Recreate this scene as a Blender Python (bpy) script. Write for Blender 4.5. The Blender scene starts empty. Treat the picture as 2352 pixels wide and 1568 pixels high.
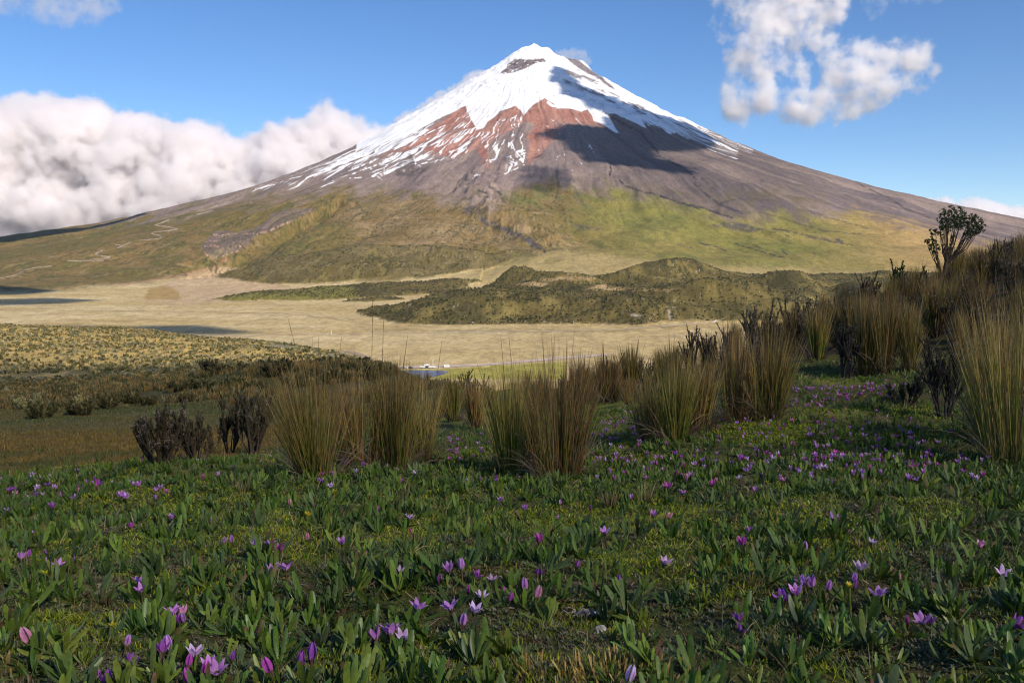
import bpy, math, random
import numpy as np
from mathutils import Vector, Matrix

# ------------------------------------------------------------------ camera, world, sun, exposure
SC = bpy.context.scene
COL = SC.collection
F = 2037.0                      # focal length in the units all image measurements are written in (photo 2352 wide)
PITCH = math.atan(184.0 / F)
EYE = np.array([0.0, 0.0, 100.0])

cam_d = bpy.data.cameras.new("camera")
cam_d.sensor_width = 36.0
cam_d.lens = 36.0 * F / 2352.0
cam_d.clip_start = 0.05
cam_d.clip_end = 60000.0
cam = bpy.data.objects.new("camera", cam_d)
COL.objects.link(cam)
cam.location = EYE
cam.rotation_euler = (math.pi / 2 - PITCH, 0, 0)
SC.camera = cam
cam_d.dof.use_dof = False

SUN_EL = math.radians(34.0)
SUN_AZ = math.radians(143.0)    # clockwise from +Y: behind the camera, to its right
SUND = np.array([math.sin(SUN_AZ) * math.cos(SUN_EL), math.cos(SUN_AZ) * math.cos(SUN_EL), math.sin(SUN_EL)])

world = bpy.data.worlds.new("World")
SC.world = world
world.use_nodes = True
wn = world.node_tree
wn.nodes.clear()
w_out = wn.nodes.new("ShaderNodeOutputWorld")
w_bg = wn.nodes.new("ShaderNodeBackground")
w_sky = wn.nodes.new("ShaderNodeTexSky")
w_sky.sky_type = 'NISHITA'
w_sky.sun_disc = False
w_sky.sun_elevation = SUN_EL
w_sky.sun_rotation = SUN_AZ
w_sky.altitude = 2500
w_sky.air_density = 1.0
w_sky.dust_density = 0.6
w_sky.ozone_density = 2.0
w_bg.inputs[1].default_value = 0.10
w_hs = wn.nodes.new("ShaderNodeHueSaturation")
w_hs.inputs['Saturation'].default_value = 1.25
w_hs.inputs['Hue'].default_value = 0.505
wn.links.new(w_sky.outputs[0], w_hs.inputs['Color'])
wn.links.new(w_hs.outputs[0], w_bg.inputs[0])
wn.links.new(w_bg.outputs[0], w_out.inputs[0])

sun_d = bpy.data.lights.new("sun", 'SUN')
sun_d.energy = 4.2
sun_d.angle = math.radians(0.5)
sun_d.color = (1.0, 0.9, 0.76)
sun = bpy.data.objects.new("sun", sun_d)
COL.objects.link(sun)
sun.rotation_euler = Vector(SUND).to_track_quat('Z', 'Y').to_euler()

SC.view_settings.view_transform = 'Standard'
SC.view_settings.look = 'None'
SC.view_settings.exposure = 0.55
SC.view_settings.gamma = 1.0
SC.render.engine = 'CYCLES'
cy = SC.cycles
cy.use_denoising = True
cy.filter_width = 1.15
cy.max_bounces = 14
cy.diffuse_bounces = 3
cy.glossy_bounces = 2
cy.transmission_bounces = 3
cy.transparent_max_bounces = 12
cy.volume_bounces = 12
cy.volume_step_rate = 1.0
cy.volume_max_steps = 256
cy.caustics_reflective = False
cy.caustics_refractive = False

# ------------------------------------------------------------------ numpy helpers
RNG = np.random.default_rng(11)
CP, SP = math.cos(PITCH), math.sin(PITCH)

def ray(px, py):
    """world direction through an image position (not normalised)"""
    a = np.asarray(px, float) - 1176.0
    b = 784.0 - np.asarray(py, float)
    return a, F * CP + b * SP, -F * SP + b * CP

def proj(X, Y, Z):
    z = Z - EYE[2]
    zc = Y * CP - z * SP
    zc = np.where(np.abs(zc) < 1e-3, 1e-3, zc)
    return 1176 + F * X / zc, 784 - F * (Y * SP + z * CP) / zc

_P = np.random.default_rng(5).random(65536).astype(np.float32)
def vnoise(x, y, s=0):
    x = np.asarray(x); y = np.asarray(y)
    gx = np.floor(x); gy = np.floor(y)
    fx = (x - gx).astype(np.float32); fy = (y - gy).astype(np.float32)
    ix = gx.astype(np.int32); iy = gy.astype(np.int32)
    u = fx * fx * (3 - 2 * fx); v = fy * fy * (3 - 2 * fy)
    hx = ix * 40503; hx1 = hx + 40503; hy = (iy * 30011) ^ (s * 9176 + 77); hy1 = ((iy + 1) * 30011) ^ (s * 9176 + 77)
    def H(p, q):
        h = p ^ q; h = h ^ (h >> 7)
        return _P[(h * 2477 + q) & 65535]
    a = H(hx, hy); b = H(hx1, hy); c = H(hx, hy1); d = H(hx1, hy1)
    return (a + (b - a) * u) * (1 - v) + (c + (d - c) * u) * v
def fbm(x, y, o=4, s=0, gain=0.5, lac=2.03):
    """about -1..1"""
    t = 0.0; a = 1.0; n = 0.0
    for k in range(o):
        t = t + a * (vnoise(x, y, s + k) * 2 - 1); n += a; a *= gain
        x, y = (x * 0.8 - y * 0.6) * lac + 17.3, (x * 0.6 + y * 0.8) * lac + 5.1
    return t / n * 1.5
def ridged(x, y, o=4, s=0):
    t = 0.0; a = 1.0; n = 0.0
    for k in range(o):
        t = t + a * (1 - np.abs(vnoise(x, y, s + k) * 2 - 1)); n += a; a *= 0.5
        x, y = x * 2.03 + 7.7, y * 2.03 + 3.1
    return t / n
def ss(a, b, x):
    t = np.clip((x - a) / (b - a), 0, 1)
    return t * t * (3 - 2 * t)
def cubic(x, xs, ys):
    """monotone cubic through the points"""
    xs = np.asarray(xs, float); ys = np.asarray(ys, float)
    h = np.diff(xs); d = np.diff(ys) / h
    m = np.zeros_like(ys); m[0] = d[0]; m[-1] = d[-1]
    for i in range(1, len(xs) - 1):
        m[i] = 0 if d[i - 1] * d[i] <= 0 else 2 * d[i - 1] * d[i] / (d[i - 1] + d[i])
    x = np.clip(x, xs[0], xs[-1])
    i = np.clip(np.searchsorted(xs, x, side='right') - 1, 0, len(xs) - 2)
    t = (x - xs[i]) / h[i]
    return ((1 + 2 * t) * (1 - t) ** 2) * ys[i] + t * (1 - t) ** 2 * h[i] * m[i] + t * t * (3 - 2 * t) * ys[i + 1] + t * t * (t - 1) * h[i] * m[i + 1]
def seg_dist(x, y, pts, closed):
    d2 = np.full(x.shape, 1e18); inside = np.zeros(x.shape, bool)
    n = len(pts)
    for i in range(n if closed else n - 1):
        ax, ay = pts[i]; bx, by = pts[(i + 1) % n]
        ex, ey = bx - ax, by - ay
        t = np.clip(((x - ax) * ex + (y - ay) * ey) / (ex * ex + ey * ey + 1e-12), 0, 1)
        d2 = np.minimum(d2, (x - ax - t * ex) ** 2 + (y - ay - t * ey) ** 2)
        if closed:
            c = ((ay > y) != (by > y)) & (x < ex * (y - ay) / (ey if abs(ey) > 1e-9 else 1e-9) + ax)
            inside ^= c
    return np.sqrt(d2), inside
def poly_sd(x, y, pts, margin=1e9):
    """signed distance, positive inside"""
    out = np.full(x.shape, -margin, float)
    p = np.array(pts, float)
    sel = (x > p[:, 0].min() - margin) & (x < p[:, 0].max() + margin) & (y > p[:, 1].min() - margin) & (y < p[:, 1].max() + margin)
    if sel.any():
        d, ins = seg_dist(x[sel], y[sel], pts, True)
        out[sel] = np.where(ins, d, -d)
    return out
def pmask(x, y, pts, soft=8.0):
    return ss(-soft / 2, soft / 2, poly_sd(x, y, pts, max(20.0, soft * 2)))
def smask(x, y, pts, w, soft=2.0):
    p = np.array(pts, float); m = w + soft + 5
    out = np.zeros(x.shape)
    sel = (x > p[:, 0].min() - m) & (x < p[:, 0].max() + m) & (y > p[:, 1].min() - m) & (y < p[:, 1].max() + m)
    if sel.any():
        d, _ = seg_dist(x[sel], y[sel], pts, False)
        out[sel] = 1 - ss(w / 2 - soft / 2, w / 2 + soft / 2, d)
    return out
def mixc(c, col, m):
    m = m[..., None]
    return c * (1 - m) + np.asarray(col) * m

# ------------------------------------------------------------------ scene helpers
def tag(o, label=None, cat=None, group=None, kind=None):
    if label: o['label'] = label
    if cat: o['category'] = cat
    if group: o['group'] = group
    if kind: o['kind'] = kind
    return o
def empty(name, loc, rz=0.0, scale=1.0):
    o = bpy.data.objects.new(name, None)
    COL.objects.link(o)
    o.empty_display_size = 0.1
    o.location = [float(v) for v in loc]; o.rotation_euler = (0, 0, rz); o.scale = (scale,) * 3
    return o
def link(name, me, parent=None):
    o = bpy.data.objects.new(name, me)
    COL.objects.link(o)
    if parent is not None: o.parent = parent
    return o
def np_mesh(name, V, FC, mat, col=None, smooth=True):
    """V (n,3); FC (m,4) quads or (m,3) tris"""
    V = np.ascontiguousarray(V, dtype=np.float32); FC = np.ascontiguousarray(FC, dtype=np.int32)
    k = FC.shape[1]
    me = bpy.data.meshes.new(name)
    me.vertices.add(len(V)); me.vertices.foreach_set("co", V.ravel())
    me.loops.add(FC.size); me.loops.foreach_set("vertex_index", FC.ravel())
    me.polygons.add(len(FC)); me.polygons.foreach_set("loop_start", np.arange(0, FC.size, k, dtype=np.int32))
    me.update(calc_edges=True)
    me.polygons.foreach_set("use_smooth", np.full(len(FC), smooth, dtype=bool))
    if col is not None:
        c = np.ones((len(V), 4), np.float32); c[:, :3] = np.clip(col, 0.0005, 1)
        a = me.color_attributes.new("col", 'FLOAT_COLOR', 'POINT')
        a.data.foreach_set("color", c.ravel())
    me.materials.append(mat)
    return me
def grid_faces(nr, nc):
    i = np.arange(nr - 1)[:, None] * nc + np.arange(nc - 1)[None, :]
    return np.stack([i, i + 1, i + nc + 1, i + nc], -1).reshape(-1, 4)

def new_mat(name):
    m = bpy.data.materials.new(name); m.use_nodes = True
    nt = m.node_tree; nt.nodes.clear()
    return m, nt, nt.nodes.new, nt.links.new
def N(nt, typ, **kw):
    n = nt.nodes.new(typ)
    for k, v in kw.items(): setattr(n, k, v)
    return n

def mat_terrain(name, scale, bump, vary=0.35, rough=0.95):
    m, nt, nn, ln = new_mat(name)
    out = nn("ShaderNodeOutputMaterial"); b = nn("ShaderNodeBsdfPrincipled")
    b.inputs['Roughness'].default_value = rough
    b.inputs['Specular IOR Level'].default_value = 0.15
    at = nn("ShaderNodeAttribute"); at.attribute_name = "col"
    g = nn("ShaderNodeNewGeometry")
    n1 = nn("ShaderNodeTexNoise"); n1.inputs['Scale'].default_value = scale; n1.inputs['Detail'].default_value = 6; n1.inputs['Roughness'].default_value = 0.65
    ln(g.outputs['Position'], n1.inputs['Vector'])
    mr = nn("ShaderNodeMapRange"); mr.inputs[1].default_value = 0.3; mr.inputs[2].default_value = 0.7
    mr.inputs[3].default_value = 1 - vary; mr.inputs[4].default_value = 1 + vary
    ln(n1.outputs['Fac'], mr.inputs[0])
    mx = nn("ShaderNodeVectorMath"); mx.operation = 'SCALE'
    ln(at.outputs['Color'], mx.inputs[0]); ln(mr.outputs[0], mx.inputs['Scale'])
    ln(mx.outputs[0], b.inputs['Base Color'])
    if bump > 0:
        bp = nn("ShaderNodeBump"); bp.inputs['Strength'].default_value = 0.7; bp.inputs['Distance'].default_value = bump
        ln(n1.outputs['Fac'], bp.inputs['Height']); ln(bp.outputs[0], b.inputs['Normal'])
    ln(b.outputs[0], out.inputs[0])
    return m

def mat_leaf(name, transl=0.25, rough=0.5, spec=0.3, vary=0.25, hue=0.02):
    """colour from the mesh, per-object variation, light passing through thin leaves"""
    m, nt, nn, ln = new_mat(name)
    out = nn("ShaderNodeOutputMaterial"); b = nn("ShaderNodeBsdfPrincipled")
    b.inputs['Roughness'].default_value = rough; b.inputs['Specular IOR Level'].default_value = spec
    at = nn("ShaderNodeAttribute"); at.attribute_name = "col"
    oi = nn("ShaderNodeObjectInfo")
    hs = nn("ShaderNodeHueSaturation")
    mr = nn("ShaderNodeMapRange"); mr.inputs[3].default_value = 1 - vary; mr.inputs[4].default_value = 1 + vary
    mh = nn("ShaderNodeMapRange"); mh.inputs[3].default_value = 0.5 - hue; mh.inputs[4].default_value = 0.5 + hue
    ma = nn("ShaderNodeMath"); ma.operation = 'MULTIPLY'; ma.inputs[1].default_value = 7.31
    fr = nn("ShaderNodeMath"); fr.operation = 'FRACT'
    ln(oi.outputs['Random'], mr.inputs[0]); ln(oi.outputs['Random'], ma.inputs[0]); ln(ma.outputs[0], fr.inputs[0]); ln(fr.outputs[0], mh.inputs[0])
    ln(at.outputs['Color'], hs.inputs['Color']); ln(mr.outputs[0], hs.inputs['Value']); ln(mh.outputs[0], hs.inputs['Hue'])
    g = nn("ShaderNodeNewGeometry")
    n1 = nn("ShaderNodeTexNoise"); n1.inputs['Scale'].default_value = 90; n1.inputs['Detail'].default_value = 2
    ln(g.outputs['Position'], n1.inputs['Vector'])
    m2 = nn("ShaderNodeMapRange"); m2.inputs[1].default_value = 0.3; m2.inputs[2].default_value = 0.7; m2.inputs[3].default_value = 0.8; m2.inputs[4].default_value = 1.2
    ln(n1.outputs['Fac'], m2.inputs[0])
    mx = nn("ShaderNodeVectorMath"); mx.operation = 'SCALE'; ln(hs.outputs[0], mx.inputs[0]); ln(m2.outputs[0], mx.inputs['Scale'])
    ln(mx.outputs[0], b.inputs['Base Color'])
    tr = nn("ShaderNodeBsdfTranslucent"); ln(mx.outputs[0], tr.inputs[0])
    mi = nn("ShaderNodeMixShader"); mi.inputs[0].default_value = transl
    ln(b.outputs[0], mi.inputs[1]); ln(tr.outputs[0], mi.inputs[2]); ln(mi.outputs[0], out.inputs[0])
    return m

def mat_plain(name, col, rough=0.7, noise=0.0, scale=30.0, spec=0.3, metallic=0.0, bump=0.0):
    m, nt, nn, ln = new_mat(name)
    out = nn("ShaderNodeOutputMaterial"); b = nn("ShaderNodeBsdfPrincipled")
    b.inputs['Roughness'].default_value = rough; b.inputs['Specular IOR Level'].default_value = spec; b.inputs['Metallic'].default_value = metallic
    tc = nn("ShaderNodeTexCoord"); n1 = nn("ShaderNodeTexNoise"); n1.inputs['Scale'].default_value = scale; n1.inputs['Detail'].default_value = 5
    ln(tc.outputs['Object'], n1.inputs['Vector'])
    r = nn("ShaderNodeMapRange"); r.inputs[1].default_value = 0.3; r.inputs[2].default_value = 0.7; r.inputs[3].default_value = 1 - noise; r.inputs[4].default_value = 1 + noise
    ln(n1.outputs['Fac'], r.inputs[0])
    mx = nn("ShaderNodeVectorMath"); mx.operation = 'SCALE'; mx.inputs[0].default_value = col; ln(r.outputs[0], mx.inputs['Scale'])
    ln(mx.outputs[0], b.inputs['Base Color'])
    if bump:
        bp = nn("ShaderNodeBump"); bp.inputs['Distance'].default_value = bump; ln(n1.outputs['Fac'], bp.inputs['Height']); ln(bp.outputs[0], b.inputs['Normal'])
    ln(b.outputs[0], out.inputs[0])
    return m
# ------------------------------------------------------------------ far land: plain, lava hills, volcano
CX, CY = (1225 - 1176) / F * 8200.0, 8200.0
def at_dist(px, py, Y):
    a, b, c = ray(px, py)
    return a * Y / b, EYE[2] + c * Y / b
SIL = [(-700, 620), (-300, 588), (0, 543), (120, 526), (240, 509), (330, 488), (440, 463), (540, 440), (640, 407), (700, 385), (780, 350), (850, 315), (900, 285), (950, 257),
       (1000, 230), (1050, 200), (1100, 170), (1150, 142), (1180, 120), (1200, 109), (1222, 102), (1240, 106), (1258, 109), (1275, 122), (1300, 134), (1335, 140),
       (1360, 158), (1380, 175), (1440, 207), (1500, 240), (1600, 285), (1700, 330), (1780, 361), (1850, 383), (1930, 406), (2000, 425), (2080, 443), (2150, 460), (2250, 481), (2352, 501), (2700, 560), (3100, 600)]
_rl, _zl, _rr, _zr = [], [], [], []
for px, py in SIL:
    X, Z = at_dist(px, py, CY)
    if px <= 1225: _rl.append(CX - X); _zl.append(Z)
    else: _rr.append(X - CX); _zr.append(Z)
_rl = _rl[::-1]; _zl = _zl[::-1]
_rl = [0.0] + _rl[1:]; _rr = [0.0] + _rr
_zr = [_zl[0]] + _zr
FR = [0, 60, 350, 1100, 2000, 2800, 3600, 4300, 5000, 5600, 6200, 9000]
FZ = [2070, 2035, 1890, 1480, 1050, 740, 475, 255, 92, 20, 4, 0]
MOUND = [(800, 1700), (850, 1560), (880, 1420), (905, 1370), (1050, 1352), (1300, 1362), (1450, 1345), (1560, 1380), (1700, 1420), (1960, 1500), (2400, 1650), (2400, 2700), (2000, 2850),
         (1700, 2700), (1520, 2750), (1440, 2500), (1370, 2330), (1300, 2350), (1210, 2500), (1130, 2300), (1085, 2080), (1040, 1930), (960, 1860), (870, 1790)]
def W(pd):
    return [((px - 1176) / F * d, d) for px, d in pd]
MOUND_W = W(MOUND)
HILLA_W = W([(505, 2950), (540, 2800), (640, 2760), (760, 2780), (900, 2830), (1010, 2950), (1120, 3100), (1200, 3350), (1060, 3500), (880, 3500), (700, 3420), (570, 3250)])
HILLB_W = W([(470, 2130), (560, 2080), (700, 2110), (860, 2230), (1020, 2420), (1120, 2750), (1000, 2850), (800, 2700), (650, 2480), (540, 2300)])
HILLC_W = W([(740, 2080), (830, 2040), (940, 2100), (930, 2190), (830, 2180)])
def bump(X, Y, px, d, wx, wy, h, p=1.0):
    x0 = (px - 1176) / F * d
    q = ((X - x0) / wx) ** 2 + ((Y - d) / wy) ** 2
    return h * np.exp(-q ** p)

def far_height(X, Y):
    wx = 120 * fbm(X / 900, Y / 900, 3, 31); wy = 120 * fbm(X / 900, Y / 900, 3, 41)
    dx, dy = X - CX, Y - CY
    r = np.hypot(dx, dy) + 1e-6
    th = np.arctan2(dx, -dy)
    wF = np.clip(-dy / r, 0, 1) ** 1.6
    z = cubic(r, FR, FZ) * wF + np.where(dx < 0, cubic(r, _rl, _zl), cubic(r, _rr, _zr)) * (1 - wF)
    # gullies that run down the cone
    thw = th + 0.05 * fbm(X / 1500, Y / 1500, 3, 51)
    amp = ss(150, 1500, r) * (1 - ss(4300, 6000, r))
    g = ridged(thw * 9, r / 3800, 3, 61) * 34 + ridged(thw * 26 + 3, r / 1600, 3, 66) * 17 + ridged(thw * 70, r / 900, 2, 69) * 7
    z = z - amp * (g - 30)
    z = z + 26 * amp * fbm(X / 420, Y / 420, 4, 71)
    # rocky step near the top, rough shoulder ridges
    z = z + ss(2600, 600, r) * (16 * fbm(X / 90, Y / 90, 4, 77) + 7 * ridged(X / 38, Y / 60, 3, 78))
    z = z + 45 * np.exp(-((r - 900) / 250) ** 2) * np.exp(-((th - 0.55) / 0.1) ** 2)
    z = z + ss(300, 1200, r) * (1 - ss(5000, 5800, r)) * (5 * ridged(X / 70, Y / 90, 3, 73) + 9 * ridged(thw * 45, r / 500, 2, 75)) * np.where(X > -100, ss(4200, 3300, r), 1)
    # rolling apron
    ap = ss(2800, 3600, r) * (1 - ss(5100, 5900, r))
    z = z + ap * (34 * fbm((X + wx) / 620, (Y + wy) / 800, 3, 81) + 4 * fbm(X / 120, Y / 160, 2, 85) * ss(500, -200, X))
    # small terraces and scarps on the green slope
    z = z + ap * ss(200, 600, X) * 16 * ss(.55, .75, ridged((X + wx) / 420, (Y + wy) / 520, 1, 87))
    hs = np.zeros_like(X)
    # lava hills standing on the plain
    sd = poly_sd(X + 22 * fbm(X / 60, Y / 60, 3, 91), Y + 22 * fbm(X / 60, Y / 60, 3, 95), MOUND_W, 2500)
    m = np.clip(sd, 0, None)
    hm = 40 * (1 - np.exp(-m / 75)) * (0.85 + 0.5 * fbm(X / 260, Y / 260, 3, 99)) + ss(0, 60, m) * 5 * fbm(X / 70, Y / 70, 3, 103)
    k = ss(0, 120, m)
    hm = hm + k * (bump(X, Y, 1180, 2100, 120, 130, 36) + bump(X, Y, 1100, 2010, 80, 100, 20) + bump(X, Y, 1440, 2320, 140, 130, 58) + bump(X, Y, 1570, 2450, 120, 140, 60)
                   + bump(X, Y, 1270, 2050, 110, 60, 18) + bump(X, Y, 1720, 2100, 150, 120, 22) + bump(X, Y, 1010, 1700, 90, 100, 12)
                   + bump(X, Y, 1650, 1560, 110, 70, 26) + bump(X, Y, 1880, 2000, 130, 160, 40) - bump(X, Y, 1340, 2130, 110, 50, 22) - bump(X, Y, 1470, 1960, 160, 40, 18))
    # ravines on the right of the lava hills
    rav = W([(1960, 1550), (1910, 1700), (1930, 1850), (1890, 2050), (1900, 2250)])
    dr, _ = seg_dist(X, Y, rav, False)
    hm = hm - k * 45 * np.exp(-(dr / 38) ** 2)
    for pts in (W([(1960, 2500), (1860, 2380), (1800, 2300), (1700, 2300)]), W([(1740, 1700), (1640, 1800), (1600, 1900)])):
        dr, _ = seg_dist(X, Y, pts, False)
        hm = hm - k * 20 * np.exp(-(dr / 28) ** 2)
    hm = np.maximum(hm, 0)
    hs = np.maximum(hs, ss(0, 10, m))
    z = z + hm
    for P, H, fo, seed in ((HILLA_W, 50, 130, 111), (HILLB_W, 17, 60, 115), (HILLC_W, 9, 30, 118)):
        sd = poly_sd(X + 40 * fbm(X / 150, Y / 150, 3, seed), Y + 40 * fbm(X / 150, Y / 150, 3, seed + 1), P, 2500)
        m = np.clip(sd, 0, None)
        z = z + H * (1 - np.exp(-m / fo)) * (1 + 0.25 * fbm(X / 200, Y / 200, 3, seed + 2))
        hs = np.maximum(hs, ss(0, 14, m))
    z = z - 46 * np.exp(-(((X - (1060 - 1176) / F * 3300)) / 120) ** 2 - ((Y - 3300) / 600) ** 2) * 0
    # canyon on the left slope
    can = W([(490, 3050), (505, 3350), (560, 3500), (620, 3800), (700, 4200), (780, 4600)])
    dc, _ = seg_dist(X + 25 * fbm(X / 60, Y / 60, 3, 121), Y + 25 * fbm(X / 60, Y / 60, 3, 122), can, False)
    z = z - 60 * np.exp(-(dc / np.interp(Y, [3000, 3400, 4600], [60, 120, 50])) ** 4)
    # lava tongue in the centre
    lav = W([(1240, 3650), (1190, 3900), (1120, 4250), (1090, 4600), (1130, 5000)])
    dc, _ = seg_dist(X + 40 * fbm(X / 90, Y / 90, 3, 125), Y + 40 * fbm(X / 90, Y / 90, 3, 126), lav, False)
    z = z + 26 * np.exp(-(dc / 85) ** 4) * (1 + 0.6 * fbm(X / 50, Y / 50, 3, 127))
    # the plain itself is nearly flat with faint swells
    z = z + 0.8 * fbm(X / 200, Y / 120, 3, 131) * ss(700, 1000, Y)
    return z, hs, r, th

def far_land():
    px = np.concatenate([np.linspace(-2600, -160, 70)[:-1], np.linspace(-160, 2512, 1500), np.linspace(2512, 5000, 70)[1:]])
    # rows spaced evenly in apparent height
    yy = np.linspace(560, 10200, 6000)
    zz = np.maximum(cubic(np.abs(CY - yy), FR, FZ), 0)
    zz = np.where(yy > CY, zz[np.searchsorted(yy, CY)] , zz)
    ang = -(zz - 100) / yy
    dens = np.abs(np.gradient(ang)) + 1e-6 * 2 + 2.2e-5 * (yy > 1300) * (yy < 4500)
    dens = np.where(yy > CY + 50, 1.6e-5, dens)
    cum = np.cumsum(dens); cum /= cum[-1]
    Yr = np.interp(np.linspace(0, 1, 900), cum, yy)
    U = (px - 1176) / F
    Y = np.repeat(Yr[:, None], len(px), 1); X = U[None, :] * Y
    z, hs, r, th = far_height(X, Y)
    # match the skyline: scale heights per direction
    sx, sy = proj(X, Y, z)
    vis = Y > 3200
    ymin = np.where(vis, sy, 9999).min(0); ia = np.where(vis, sy, 9999).argmin(0)
    cx = sx[ia, np.arange(len(px))]
    targ = cubic(cx, [p[0] for p in SIL], [p[1] for p in SIL])
    Ytop = Y[ia, np.arange(len(px))]; ztop = z[ia, np.arange(len(px))]
    _, zt = at_dist(cx, targ, Ytop)
    kk = np.clip(zt / np.maximum(ztop, 20), 0.6, 1.6)
    ker = np.hanning(81); ker /= ker.sum()
    kk = np.convolve(np.pad(kk, 40, mode='edge'), ker, mode='valid')
    _, zs = at_dist(px, cubic(px, [p[0] for p in SIL], [p[1] for p in SIL]), CY)
    wgt = ss(0.15, 0.8, z / np.maximum(zs, 150)[None, :]) * ss(2800, 3600, Y)
    z = z * (1 + (kk - 1)[None, :] * wgt)
    # shrub clumps: real relief on the shrubby hills and (faintly) the grass
    near = Y < 4800
    cell = np.where(Y < 2300, 4.5, 8.0)
    sh = np.zeros_like(X); 
    n1 = vnoise(X / 3.0, Y / 14, 150); n2 = vnoise(X / 5.0, Y / 26, 152)
    sh = np.where(Y < 2300, n1, n2)
    clump = ss(0.52, 0.8, sh * 0.72 + 0.28 * vnoise(X / 40, Y / 60, 153))
    z = z + near * (hs * clump * 1.4)
    sx, sy = proj(X, Y, z)
    return px, Yr, X, Y, z, hs, r, th, clump, sx, sy

FP, FYR, FX, FYY, FZZ, FHS, FRR, FTH, FCL, FSX, FSY = far_land()

def c1(*p): return [(804 + x * .3418, 57.4 + y * .3418) for x, y in p]
def c2(*p): return [(x * .3662, 172.3 + y * .3662) for x, y in p]
def c3(*p): return [(x * .3418, 631.6 + y * .3418) for x, y in p]
def c4(*p): return [(746.5 + x * .3662, 516.8 + y * .3662) for x, y in p]
def c5(*p): return [(1493 + x * .4394, 402 + y * .4394) for x, y in p]
def c6(*p): return [(402 + x * .1953, 488 + y * .1953) for x, y in p]
def c7(*p): return [(1493 + x * .2441, 516.8 + y * .2441) for x, y in p]
def c8(*p): return [(1550.3 + x * .3408, y * .3408) for x, y in p]

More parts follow.
